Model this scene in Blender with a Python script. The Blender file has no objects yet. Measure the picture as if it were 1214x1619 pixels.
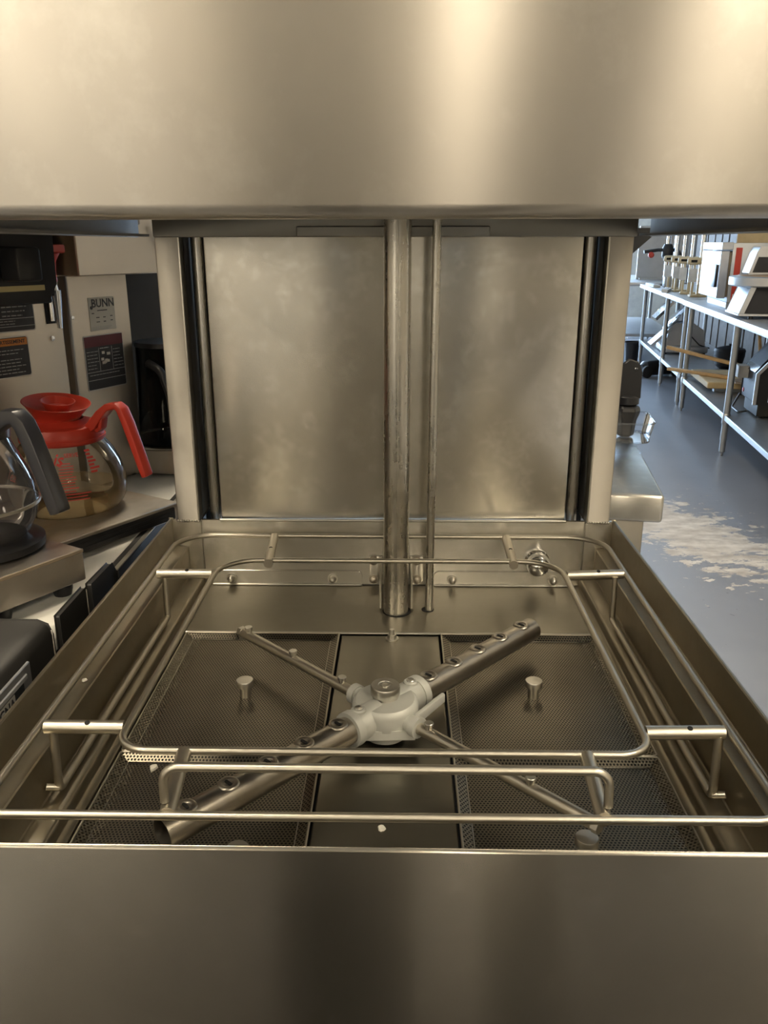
import bpy, bmesh, math, random
from mathutils import Vector, Matrix
import numpy as np
random.seed(7)
SC = bpy.context.scene
COL = SC.collection
PI = math.pi

# ------------------------------------------------------------------ camera
def make_camera():
    cd = bpy.data.cameras.new('camera'); co = bpy.data.objects.new('camera', cd); COL.objects.link(co)
    r = Vector((0.9997995, 0.01997061, -0.00145982)); u = Vector((-0.0048032, 0.30996241, 0.95073668)); w = Vector((-0.01943928, 0.95053905, -0.30999618))
    m = Matrix((( r.x, u.x, -w.x, 0.0110), (r.y, u.y, -w.y, -0.4485), (r.z, u.z, -w.z, 1.2791), (0, 0, 0, 1)))
    co.matrix_world = m
    cd.sensor_fit = 'VERTICAL'; cd.sensor_height = 36.0; cd.lens = 1296.2 / 1619.0 * 36.0
    cd.clip_start = 0.02; cd.clip_end = 60
    SC.camera = co
make_camera()
# ------------------------------------------------------------------ world and exposure
wd = bpy.data.worlds.new('world'); SC.world = wd; wd.use_nodes = True
wd.node_tree.nodes['Background'].inputs[0].default_value = (0.55, 0.62, 0.75, 1)
wd.node_tree.nodes['Background'].inputs[1].default_value = 0.25
SC.view_settings.view_transform = 'Standard'; SC.view_settings.look = 'None'
SC.view_settings.gamma = 1.0; SC.view_settings.use_curve_mapping = False
SC.view_settings.exposure = 0.2
LAMP = 36.0          # ceiling diffuser radiance
LAMP_COL = (1.0, 0.86, 0.64)
DAY = 14.0           # window pane radiance
DAY_COL = (0.52, 0.73, 1.0)
try:
    SC.cycles.caustics_reflective = False; SC.cycles.caustics_refractive = False
    SC.cycles.max_bounces = 10; SC.cycles.glossy_bounces = 6; SC.cycles.transmission_bounces = 10; SC.cycles.transparent_max_bounces = 12
    SC.cycles.sample_clamp_indirect = 6.0
except Exception: pass

# ------------------------------------------------------------------ materials
MATS = {}
def nodes_of(name):
    m = bpy.data.materials.new(name); m.use_nodes = True
    nt = m.node_tree; b = nt.nodes['Principled BSDF']; MATS[name] = m
    return m, nt, b
def N(nt, typ, **kw):
    n = nt.nodes.new(typ)
    for k, v in kw.items():
        if k == 'op': n.operation = v
        elif hasattr(n, k) and k not in ('inputs',): setattr(n, k, v)
    return n
def ramp(nt, src, a, b, ca, cb):
    r = nt.nodes.new('ShaderNodeValToRGB'); nt.links.new(src, r.inputs[0])
    r.color_ramp.elements[0].position = a; r.color_ramp.elements[1].position = b
    r.color_ramp.elements[0].color = (*ca, 1) if len(ca) == 3 else ca; r.color_ramp.elements[1].color = (*cb, 1) if len(cb) == 3 else cb
    return r
def mrange(nt, src, a, b, c, d):
    r = nt.nodes.new('ShaderNodeMapRange'); nt.links.new(src, r.inputs[0])
    for i, v in zip((1, 2, 3, 4), (a, b, c, d)): r.inputs[i].default_value = v
    return r.outputs[0]
def noise(nt, scale, stretch=(1, 1, 1), detail=3, rough=0.55, coord='Object'):
    tc = nt.nodes.new('ShaderNodeTexCoord'); mp = nt.nodes.new('ShaderNodeMapping'); nz = nt.nodes.new('ShaderNodeTexNoise')
    mp.inputs['Scale'].default_value = stretch; nt.links.new(tc.outputs[coord], mp.inputs[0]); nt.links.new(mp.outputs[0], nz.inputs['Vector'])
    nz.inputs['Scale'].default_value = scale; nz.inputs['Detail'].default_value = detail; nz.inputs['Roughness'].default_value = rough
    return nz.outputs[0]
def mixc(nt, fac, a, b):
    m = nt.nodes.new('ShaderNodeMix'); m.data_type = 'RGBA'
    for sock, v in ((m.inputs[0], fac), (m.inputs[6], a), (m.inputs[7], b)):
        if hasattr(v, 'is_output'): nt.links.new(v, sock)
        elif isinstance(v, (int, float)): sock.default_value = v
        else: sock.default_value = (*v, 1)
    return m.outputs[2]
def steel(name, col, rough, aniso=0.0, rot=0.0, grain=(1, 1, 1), spots=0.0, axis='Z', bump=0.02, rvar=0.06, stain=None, tang=True):
    m, nt, b = nodes_of(name)
    b.inputs['Metallic'].default_value = 1
    n1 = noise(nt, 9, (1, 1, 1), 4); n2 = noise(nt, 60, grain, 2)
    c = mixc(nt, mrange(nt, n1, .3, .7, 0, 1), tuple(x * .93 for x in col), tuple(min(1, x * 1.05) for x in col))
    if stain:
        n3 = noise(nt, stain[1], (1, 1, 1), 5, .65)
        c = mixc(nt, mrange(nt, n3, stain[2] - .08, stain[2] + .16, 0, stain[3]), c, stain[0])
    nt.links.new(c, b.inputs['Base Color'])
    rr = mrange(nt, n2, .3, .7, rough - rvar, rough + rvar)
    if spots:
        n4 = noise(nt, 55, (1, 1, 1), 3, .7)
        add = nt.nodes.new('ShaderNodeMath'); add.operation = 'ADD'
        nt.links.new(rr, add.inputs[0]); nt.links.new(mrange(nt, n4, .52, .62, 0, spots), add.inputs[1]); rr = add.outputs[0]
    nt.links.new(rr, b.inputs['Roughness'])
    if aniso:
        b.inputs['Anisotropic'].default_value = aniso; b.inputs['Anisotropic Rotation'].default_value = rot
        t = nt.nodes.new('ShaderNodeTangent'); t.direction_type = 'RADIAL'; t.axis = axis
        nt.links.new(t.outputs[0], b.inputs['Tangent'])
    if bump:
        bp = nt.nodes.new('ShaderNodeBump'); bp.inputs['Strength'].default_value = bump; bp.inputs['Distance'].default_value = .0006
        nt.links.new(n2, bp.inputs['Height']); nt.links.new(bp.outputs[0], b.inputs['Normal'])
    return m
def plain(name, col, rough=.5, metal=0.0, var=.08, coat=0.0, trans=0.0, ior=1.45, spec=None):
    m, nt, b = nodes_of(name)
    n1 = noise(nt, 14, (1, 1, 1), 3)
    c = mixc(nt, mrange(nt, n1, .3, .7, 0, 1), tuple(x * (1 - var) for x in col), tuple(min(1, x * (1 + var)) for x in col))
    nt.links.new(c, b.inputs['Base Color'])
    b.inputs['Roughness'].default_value = rough; b.inputs['Metallic'].default_value = metal
    b.inputs['Transmission Weight'].default_value = trans; b.inputs['IOR'].default_value = ior; b.inputs['Coat Weight'].default_value = coat
    if spec is not None: b.inputs['Specular IOR Level'].default_value = spec
    return m
def emit(name, col, strength):
    m, nt, b = nodes_of(name)
    b.inputs['Base Color'].default_value = (.8, .8, .8, 1)
    b.inputs['Emission Color'].default_value = (*col, 1); b.inputs['Emission Strength'].default_value = strength
    return m
ST = (.60, .57, .53)
steel('hood_steel', (.66, .62, .56), .28, .97, 0.25, (.12, 1, 6), 0, bump=0, rvar=.0015, stain=((.86, .83, .77), 22, .61, .45))
steel('front_steel', (.50, .465, .40), .21, .95, 0.25, (.12, 1, 6), 0, bump=0, rvar=.0015, stain=((.66, .62, .54), 48, .66, .6))
steel('panel_steel', (.60, .575, .52), .27, .90, 0.25, (.2, 1, 4), 0, bump=0, rvar=.0015, stain=((.78, .76, .71), 42, .58, .7))
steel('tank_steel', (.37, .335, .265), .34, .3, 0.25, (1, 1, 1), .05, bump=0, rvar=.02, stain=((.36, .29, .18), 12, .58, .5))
steel('post_steel', (.37, .347, .31), .40, .3, 0.0, (2, 2, .2), .05, bump=0, rvar=.015)
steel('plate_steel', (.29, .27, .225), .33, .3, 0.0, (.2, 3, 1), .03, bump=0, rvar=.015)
steel('wire_steel', (.55, .515, .44), .37, 0, 0, (1, 1, 1), 0, bump=0, rvar=.03, stain=((.46, .38, .28), 14, .62, .4))
steel('pipe_steel', (.52, .50, .455), .28, 0, 0, (3, 3, .25), .06, bump=0, rvar=.03, stain=((.64, .62, .55), 90, .62, .4))
steel('arm_steel', (.42, .39, .34), .33, 0, 0, (1, 1, 1), .05, bump=0, rvar=.03, stain=((.28, .24, .18), 20, .55, .5))
steel('hood_inner', (.36, .35, .33), .62, 0, 0, (1, 1, 1), 0, bump=0, rvar=.02)
steel('rail_steel', (.30, .29, .265), .42, 0, 0, (1, 1, 1), 0, bump=0, rvar=.02)
steel('chrome', (.78, .78, .78), .1, 0, 0, (1, 1, 1), 0, bump=0, rvar=.03)
steel('rod_steel', (.40, .39, .37), .28, 0, 0, (6, 6, .2), 0, bump=0, rvar=.02)
steel('brewer_steel', (.52, .455, .38), .40, .3, 0.25, (.2, .2, 3), 0, bump=0, rvar=.02)
steel('warmer_steel', (.50, .46, .41), .42, 0, 0, (1, 1, 1), 0, bump=0, stain=((.34, .22, .10), 9, .56, .6))
steel('table_steel', (.52, .52, .53), .46, 0, 0, (1, 1, 1), 0, bump=0, rvar=.02)
steel('galv_steel', (.42, .43, .44), .46, 0, 0, (1, 1, 1), 0, bump=0, rvar=.02)
steel('bolt_steel', (.56, .54, .49), .32, 0, 0, (1, 1, 1), 0, bump=0, rvar=.01)
plain('cast_metal', (.66, .66, .61), .55, .35, .12)
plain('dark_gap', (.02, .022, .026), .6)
plain('slot_black', (.008, .008, .008), .7)
plain('black_plastic', (.018, .018, .020), .35)
plain('black_matte', (.022, .021, .020), .5)
plain('black_handle', (.028, .028, .034), .28, 0, .1, .3)
plain('red_plastic', (.52, .045, .025), .38, 0, .06)
plain('red_print', (.62, .06, .05), .6)
plain('white_counter', (.82, .80, .74), .45)
plain('brown_trim', (.30, .24, .17), .5)
plain('label_black', (.02, .02, .025), .45)
plain('label_white', (.62, .60, .55), .5)
plain('label_grey', (.46, .46, .46), .5)
plain('label_orange', (.55, .20, .04), .5)
plain('label_red', (.10, .013, .02), .5)
plain('label_yellow', (.62, .52, .26), .5)
plain('yellow_sticker', (.75, .6, .05), .5)
plain('cream_plastic', (.68, .58, .40), .5)
plain('white_paper', (.80, .82, .85), .6)
plain('wood', (.52, .33, .15), .55, 0, .2)
plain('ply_board', (.60, .46, .26), .6, 0, .1)
plain('peel_brown', (.26, .19, .13), .6)
plain('dark_body', (.030, .030, .034), .5, spec=.3)
plain('red_stripe', (.60, .07, .05), .45)
plain('ceiling_white', (.78, .76, .70), .9)
plain('wall_paint', (.70, .66, .58), .8)
plain('wall_plank', (.15, .13, .115), .7, 0, .15)
plain('frame_grey', (.30, .30, .30), .5, .4)
plain('scrap_white', (.80, .76, .66), .7)
plain('tag_ring', (.5, .5, .5), .3, 1)
emit('lamp_glow', LAMP_COL, LAMP)
emit('day_pane', DAY_COL, DAY)
emit('added_glow', LAMP_COL, 2.1)  # glow of the added door and windows behind the viewer
def glass(name, col, rough=0.02, ior=1.45):
    m, nt, b = nodes_of(name)
    b.inputs['Base Color'].default_value = (*col, 1); b.inputs['Transmission Weight'].default_value = 1
    b.inputs['Roughness'].default_value = rough; b.inputs['IOR'].default_value = ior
    return m
def thin_glass(name, col, gloss=.12, haze=.0, hazecol=(.5, .4, .25)):
    # a thin wall of glass: mostly clear, fresnel reflection, a little residue
    m = bpy.data.materials.new(name); m.use_nodes = True; MATS[name] = m; nt = m.node_tree; nt.nodes.clear()
    o = nt.nodes.new('ShaderNodeOutputMaterial'); tr = nt.nodes.new('ShaderNodeBsdfTransparent'); gl = nt.nodes.new('ShaderNodeBsdfGlossy'); fr = nt.nodes.new('ShaderNodeFresnel')
    tr.inputs[0].default_value = (*col, 1); gl.inputs['Roughness'].default_value = .04; fr.inputs[0].default_value = 1.33
    mx = nt.nodes.new('ShaderNodeMixShader'); nt.links.new(fr.outputs[0], mx.inputs[0]); nt.links.new(tr.outputs[0], mx.inputs[1]); nt.links.new(gl.outputs[0], mx.inputs[2])
    last = mx.outputs[0]
    if haze:
        df = nt.nodes.new('ShaderNodeBsdfDiffuse'); df.inputs[0].default_value = (*hazecol, 1); m2 = nt.nodes.new('ShaderNodeMixShader')
        nz = noise(nt, 18, (1, 1, 1), 4); nt.links.new(mrange(nt, nz, .35, .75, haze * .4, haze * 1.6), m2.inputs[0])
        nt.links.new(last, m2.inputs[1]); nt.links.new(df.outputs[0], m2.inputs[2]); last = m2.outputs[0]
    nt.links.new(last, o.inputs[0]); return m
thin_glass('pot_glass', (.97, .955, .92), haze=.03, hazecol=(.6, .5, .35))
thin_glass('pot_residue', (.93, .85, .68), haze=.24, hazecol=(.60, .43, .22))
thin_glass('dark_glass', (.20, .20, .19), haze=.05, hazecol=(.05, .05, .05))
thin_glass('clear_plastic', (.90, .92, .95), haze=.04, hazecol=(.8, .85, .9))
thin_glass('grey_glass', (.78, .77, .78), haze=.10, hazecol=(.42, .41, .42))
def perf_material():
    m, nt, b = nodes_of('perforated_steel')
    b.inputs['Metallic'].default_value = 1; b.inputs['Roughness'].default_value = .36
    tc = nt.nodes.new('ShaderNodeTexCoord')
    p = .0034
    outs = []
    for off in ((0, 0), (.5, .5)):
        mp = nt.nodes.new('ShaderNodeVectorMath'); mp.operation = 'MULTIPLY_ADD'
        mp.inputs[1].default_value = (1 / p, 1 / (p * 1.732), 0); mp.inputs[2].default_value = (off[0] + 200, off[1] + 200, 0)
        nt.links.new(tc.outputs['Object'], mp.inputs[0])
        fr = nt.nodes.new('ShaderNodeVectorMath'); fr.operation = 'FRACTION'; nt.links.new(mp.outputs[0], fr.inputs[0])
        sb = nt.nodes.new('ShaderNodeVectorMath'); sb.operation = 'SUBTRACT'; sb.inputs[1].default_value = (.5, .5, 0); nt.links.new(fr.outputs[0], sb.inputs[0])
        ml = nt.nodes.new('ShaderNodeVectorMath'); ml.operation = 'MULTIPLY'; ml.inputs[1].default_value = (1, 1.732, 0); nt.links.new(sb.outputs[0], ml.inputs[0])
        ln = nt.nodes.new('ShaderNodeVectorMath'); ln.operation = 'LENGTH'; nt.links.new(ml.outputs[0], ln.inputs[0]); outs.append(ln.outputs['Value'])
    mn = nt.nodes.new('ShaderNodeMath'); mn.operation = 'MINIMUM'; nt.links.new(outs[0], mn.inputs[0]); nt.links.new(outs[1], mn.inputs[1])
    hole = mrange(nt, mn.outputs[0], .27, .33, 1, 0)
    n1 = noise(nt, 10, (1, 1, 1), 4)
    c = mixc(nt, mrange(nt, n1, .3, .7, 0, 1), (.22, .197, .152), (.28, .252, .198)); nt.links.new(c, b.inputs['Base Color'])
    tr = nt.nodes.new('ShaderNodeBsdfTransparent'); mx = nt.nodes.new('ShaderNodeMixShader')
    nt.links.new(hole, mx.inputs[0]); nt.links.new(b.outputs[0], mx.inputs[1]); nt.links.new(tr.outputs[0], mx.inputs[2])
    nt.links.new(mx.outputs[0], nt.nodes['Material Output'].inputs[0])
perf_material()
def floor_material():
    m, nt, b = nodes_of('painted_floor')
    tc = nt.nodes.new('ShaderNodeTexCoord')
    base = mixc(nt, mrange(nt, noise(nt, 1.6, detail=4), .3, .7, 0, 1), (.23, .245, .285), (.28, .295, .335))
    base = mixc(nt, mrange(nt, noise(nt, 30, detail=2), .70, .74, 0, .5), base, (.10, .11, .13))
    # one worn patch in the paint, its outline broken up by noise
    sub = nt.nodes.new('ShaderNodeVectorMath'); sub.operation = 'SUBTRACT'; sub.inputs[1].default_value = (1.37, 3.18, 0); nt.links.new(tc.outputs['Object'], sub.inputs[0])
    rot = nt.nodes.new('ShaderNodeVectorRotate'); rot.rotation_type = 'Z_AXIS'; rot.inputs['Angle'].default_value = -0.25; nt.links.new(sub.outputs[0], rot.inputs['Vector'])
    sc = nt.nodes.new('ShaderNodeVectorMath'); sc.operation = 'MULTIPLY'; sc.inputs[1].default_value = (1 / .25, 1 / .56, 0); nt.links.new(rot.outputs[0], sc.inputs[0])
    ln = nt.nodes.new('ShaderNodeVectorMath'); ln.operation = 'LENGTH'; nt.links.new(sc.outputs[0], ln.inputs[0])
    nz = noise(nt, 9.0, (.8, 1.5, 1), 12, .72)
    def chips(extent, cut, soft):
        a = mrange(nt, ln.outputs['Value'], 0, extent, 1, 0)
        s = nt.nodes.new('ShaderNodeMath'); s.operation = 'MULTIPLY_ADD'; nt.links.new(nz, s.inputs[0]); s.inputs[1].default_value = 2.6; nt.links.new(a, s.inputs[2])
        return mrange(nt, s.outputs[0], cut, cut + soft, 0, 1)
    f1 = chips(1.6, 1.74, .02)
    conc = mixc(nt, mrange(nt, noise(nt, 9, (1, 1.6, 1), 7), .35, .65, 0, 1), (.44, .40, .36), (.66, .62, .57))
    nz2 = noise(nt, 11, (1, 1.4, 1), 6, .6)
    near = mrange(nt, ln.outputs['Value'], 1.0, 3.0, 1, 0)
    s2 = nt.nodes.new('ShaderNodeMath'); s2.operation = 'MULTIPLY_ADD'; nt.links.new(near, s2.inputs[0]); s2.inputs[1].default_value = .18; nt.links.new(nz2, s2.inputs[2])
    f2 = mrange(nt, s2.outputs[0], .745, .76, 0, 1)
    mxm = nt.nodes.new('ShaderNodeMath'); mxm.operation = 'MAXIMUM'; nt.links.new(f1, mxm.inputs[0]); nt.links.new(f2, mxm.inputs[1])
    c = mixc(nt, mxm.outputs[0], base, conc)
    nt.links.new(c, b.inputs['Base Color'])
    nt.links.new(mrange(nt, mxm.outputs[0], 0, 1, .30, .8), b.inputs['Roughness'])
floor_material()

# ------------------------------------------------------------------ mesh helpers
ORG = {}
def link(name, verts, faces, mat, parent=None, smooth=None, bevel=0.0, bseg=2):
    me = bpy.data.meshes.new(name)
    o3 = ORG.get(parent.name, (0, 0, 0)) if parent else (0, 0, 0)
    me.from_pydata([(v[0] - o3[0], v[1] - o3[1], v[2] - o3[2]) for v in verts], [], faces)
    if bevel:
        bm = bmesh.new(); bm.from_mesh(me)
        ed = [e for e in bm.edges if len(e.link_faces) == 2 and e.calc_face_angle(0) > .5]
        bmesh.ops.bevel(bm, geom=ed, offset=bevel, segments=bseg, profile=.5, affect='EDGES', clamp_overlap=True)
        bm.to_mesh(me); bm.free(); smooth = smooth or 40
    bm = bmesh.new(); bm.from_mesh(me); bmesh.ops.recalc_face_normals(bm, faces=bm.faces); bm.to_mesh(me); bm.free()
    if smooth:
        for p in me.polygons: p.use_smooth = True
        me.set_sharp_from_angle(angle=math.radians(smooth))
    me.materials.append(MATS[mat])
    ob = bpy.data.objects.new(name, me); COL.objects.link(ob)
    if parent:
        ob.parent = parent; ORG[ob.name] = o3
    return ob
class MB:
    def __init__(s): s.v = []; s.f = []
    def add(s, v, f):
        n = len(s.v); s.v += [tuple(q) for q in v]; s.f += [tuple(i + n for i in q) for q in f]; return s
    def box(s, lo, hi):
        x0, y0, z0 = lo; x1, y1, z1 = hi
        return s.add([(x0, y0, z0), (x1, y0, z0), (x1, y1, z0), (x0, y1, z0), (x0, y0, z1), (x1, y0, z1), (x1, y1, z1), (x0, y1, z1)],
                     [(0, 3, 2, 1), (4, 5, 6, 7), (0, 1, 5, 4), (1, 2, 6, 5), (2, 3, 7, 6), (3, 0, 4, 7)])
    def lathe(s, prof, seg=24, M=None, cap=True):
        vs = []; fs = []
        for r, z in prof:
            for k in range(seg):
                a = 2 * PI * k / seg; vs.append((r * math.cos(a), r * math.sin(a), z))
        n = len(prof)
        for i in range(n - 1):
            for k in range(seg):
                k2 = (k + 1) % seg; fs.append((i * seg + k, i * seg + k2, (i + 1) * seg + k2, (i + 1) * seg + k))
        if cap:
            fs.append(tuple(range(seg - 1, -1, -1))); fs.append(tuple((n - 1) * seg + k for k in range(seg)))
        if M is not None: vs = [tuple(M @ Vector(v)) for v in vs]
        return s.add(vs, fs)
    def prism(s, poly, axis, a, b):
        # poly: 2D outline; extruded along axis from a to b
        def P(u, v, w): return {'x': (w, u, v), 'y': (u, w, v), 'z': (u, v, w)}[axis]
        n = len(poly); vs = [P(u, v, a) for u, v in poly] + [P(u, v, b) for u, v in poly]
        fs = [tuple(range(n)), tuple(range(2 * n - 1, n - 1, -1))] + [(i, (i + 1) % n, n + (i + 1) % n, n + i) for i in range(n)]
        return s.add(vs, fs)
    def tube(s, pts, r, seg=12, closed=False, cap=True):
        P = [Vector(p) for p in pts]; n = len(P); R = r if isinstance(r, (list, tuple)) else [r] * n
        T = []
        for i in range(n):
            if closed: t = (P[(i + 1) % n] - P[i - 1])
            else: t = P[min(i + 1, n - 1)] - P[max(i - 1, 0)]
            T.append(t.normalized())
        ref = Vector((0, 0, 1)) if abs(T[0].z) < .9 else Vector((1, 0, 0))
        nrm = T[0].cross(ref).normalized(); vs = []
        for i in range(n):
            nrm = (nrm - T[i] * nrm.dot(T[i])).normalized(); b = T[i].cross(nrm)
            for k in range(seg):
                a = 2 * PI * k / seg; vs.append(P[i] + (nrm * math.cos(a) + b * math.sin(a)) * R[i])
        fs = []
        for i in range(n if closed else n - 1):
            j = (i + 1) % n
            for k in range(seg):
                k2 = (k + 1) % seg; fs.append((i * seg + k, i * seg + k2, j * seg + k2, j * seg + k))
        if cap and not closed:
            fs.append(tuple(range(seg - 1, -1, -1))); fs.append(tuple((n - 1) * seg + k for k in range(seg)))
        return s.add(vs, fs)
    def out(s, name, mat, parent=None, smooth=None, bevel=0.0, bseg=2):
        return link(name, s.v, s.f, mat, parent, smooth, bevel, bseg)
def fillet(pts, r, closed=False, n=7):
    P = [Vector(p) for p in pts]; out = []; L = len(P)
    R = r if isinstance(r, (list, tuple)) else [r] * L
    for i in range(L):
        if not closed and i in (0, L - 1): out.append(P[i]); continue
        a = (P[i - 1] - P[i]); b = (P[(i + 1) % L] - P[i]); la, lb = a.length, b.length; a.normalize(); b.normalize()
        ang = a.angle(b); d = min(R[i] / math.tan(ang / 2), la * .49, lb * .49); rr = d * math.tan(ang / 2)
        c = P[i] + (a + b).normalized() * (rr / math.sin(ang / 2))
        p0 = P[i] + a * d; p1 = P[i] + b * d; v0 = p0 - c; v1 = p1 - c; th = v0.angle(v1); ax = v0.cross(v1).normalized()
        for k in range(n + 1): out.append(c + Matrix.Rotation(th * k / n, 3, ax) @ v0)
    return out
def box(name, lo, hi, mat, parent=None, bevel=0.0, bseg=2): return MB().box(lo, hi).out(name, mat, parent, None, bevel, bseg)
def tube(name, pts, r, mat, parent=None, seg=12, closed=False): return MB().tube(pts, r, seg, closed).out(name, mat, parent, 50)
def lathe(name, prof, mat, parent=None, seg=24, M=None, cap=True, smooth=40): return MB().lathe(prof, seg, M, cap).out(name, mat, parent, smooth)
def cyl(name, c, r, h, mat, parent=None, seg=16, axis='z', bev=0.0):
    M = Matrix.Translation(c)
    if axis == 'y': M = M @ Matrix.Rotation(PI / 2, 4, 'X')      # local +z -> -y
    if axis == 'x': M = M @ Matrix.Rotation(PI / 2, 4, 'Y')
    pr = [(r, 0), (r, h - bev), (r - bev, h)] if bev else [(r, 0), (r, h)]
    return lathe(name, pr, mat, parent, seg, M)
def thing(name, loc, label, cat, rotz=0.0, group=None, local=False):
    o = bpy.data.objects.new(name, None); COL.objects.link(o); o.location = loc; o.rotation_euler = (0, 0, rotz)
    o['label'] = label; o['category'] = cat
    if group: o['group'] = group
    ORG[o.name] = (0, 0, 0) if local else tuple(loc)
    return o
def tag(o, label, cat, group=None):
    o['label'] = label; o['category'] = cat
    if group: o['group'] = group
    return o
def struct(o): o['kind'] = 'structure'; return o
def share(src, name, parent, offset, rotz=0.0):
    c = src.copy(); c.name = name; COL.objects.link(c); c.parent = parent; c.location = offset; c.rotation_euler = (0, 0, rotz); ORG[c.name] = ORG.get(parent.name, (0, 0, 0)); return c
def text_mesh(txt, size, ext=.0004, font_bold=False, align='CENTER', shear=0.0):
    cu = bpy.data.curves.new('lettering', 'FONT'); cu.body = txt; cu.size = size; cu.extrude = ext; cu.align_x = align; cu.align_y = 'CENTER'; cu.shear = shear
    if font_bold: cu.offset = size * .018
    cu.resolution_u = 2
    ob = bpy.data.objects.new('lettering', cu); COL.objects.link(ob)
    bpy.context.view_layer.update()
    me = bpy.data.meshes.new_from_object(ob.evaluated_get(bpy.context.evaluated_depsgraph_get()))
    v = [tuple(q.co) for q in me.vertices]; f = [tuple(p.vertices) for p in me.polygons]
    bpy.data.objects.remove(ob); bpy.data.curves.remove(cu); bpy.data.meshes.remove(me)
    return v, f

# ------------------------------------------------------------------ the room (turned 8.5 degrees from the machine)
RA = math.radians(8.5); RD = (math.sin(RA), math.cos(RA)); RE = (math.cos(RA), -math.sin(RA)); RO = (2.055, 4.67)
def R(s, t, z): return (RO[0] + RE[0] * s + RD[0] * t, RO[1] + RE[1] * s + RD[1] * t, z)
S0, S1, T0, T1, HC = -7.0, 1.12, -15.0, 8.6, 3.5
def rbox(s0, s1, t0, t1, z0, z1):
    m = MB().box((s0, t0, z0), (s1, t1, z1)); m.v = [R(*v) for v in m.v]; return m
S2, TR = 4.6, -4.2
struct(rbox(S0, S2, T0, T1, -.1, 0).out('floor', 'painted_floor'))
struct(rbox(S0, S2, T0, T1, HC, HC + .1).out('ceiling', 'ceiling_white'))
wr = struct(rbox(S1, S1 + .1, TR, T1, 0, HC).out('wall_right', 'wall_paint'))
rbox(S1 + .1, S2, TR, TR + .1, 0, HC).out('wall_return', 'wall_paint', wr)
rbox(S2, S2 + .1, T0, TR + .1, 0, HC).out('wall_recess', 'wall_paint', wr)
struct(rbox(S0 - .1, S0, T0, T1, 0, HC).out('wall_left', 'wall_paint'))
wf = struct(rbox(S0, S2, T0 - .1, T0, 0, HC).out('wall_front', 'wall_paint'))
# unseen glowing door added behind the viewer to mirror as the hood's bright band
w5 = struct(rbox(.64, 1.30, T0, T0 + .03, .02, 2.7).out('added_door_1', 'added_glow'))
for a in (.58, 1.30): rbox(a, a + .06, T0, T0 + .06, 0, 2.76).out('added_door_jamb', 'frame_grey', w5)
rbox(.58, 1.36, T0, T0 + .06, 2.70, 2.78).out('added_door_head', 'frame_grey', w5)
for k, (a, b) in enumerate(((-6.8, -2.55), (3.35, 4.5))):  # unseen glowing windows added behind the viewer to brighten both sides of the hood
    w6 = struct(rbox(a, b, T0, T0 + .03, .5, 2.9).out('window_%d' % (k + 5), 'added_glow'))
    n = 4 if k == 0 else 1
    for q in range(n + 1):
        e = a + (b - a) * q / n; rbox(e - .025, e + .025, T0, T0 + .05, .5, 2.9).out('mullion', 'frame_grey', w6)
# far wall with big shop windows
wb = struct(rbox(S0, S1, T1, T1 + .1, 0, .35).out('wall_back', 'wall_paint'))
def more(m, name, mat, parent): return m.out(name, mat, parent)
more(rbox(S0, S1, T1, T1 + .1, 3.0, HC), 'wall_header', 'wall_paint', wb)
wx = [S0 + .2, -5.0, -3.2, -1.4, .05]
for i in range(4):
    w = struct(rbox(wx[i] + .08, wx[i + 1] - .08, T1 + .02, T1 + .06, .35, 3.0).out('window_%d' % (i + 1), 'day_pane'))
    rbox(wx[i] - .08, wx[i] + .08, T1, T1 + .1, .35, 3.0).out('mullion', 'frame_grey', w)
    rbox(wx[i] + .08, wx[i + 1] - .08, T1 - .01, T1 + .05, 2.28, 2.36).out('transom', 'frame_grey', w)
more(rbox(-.03, S1, T1, T1 + .1, .35, 3.0), 'wall_pier', 'wall_paint', wb)
# plank cladding on the right wall
k = 0
t = 1.2
while t < T1 - .1:
    wdt = .17 + .04 * ((k * 7) % 3)
    rbox(S1 - .02 - .012 * (k % 2), S1, t, t + wdt - .012, 0.0, 2.4).out('plank', 'wall_plank', wr); t += wdt; k += 1
rbox(S1 - .03, S1, 1.2, T1 - .1, 1.05, 1.08).out('rail', 'label_orange', wr)
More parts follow.
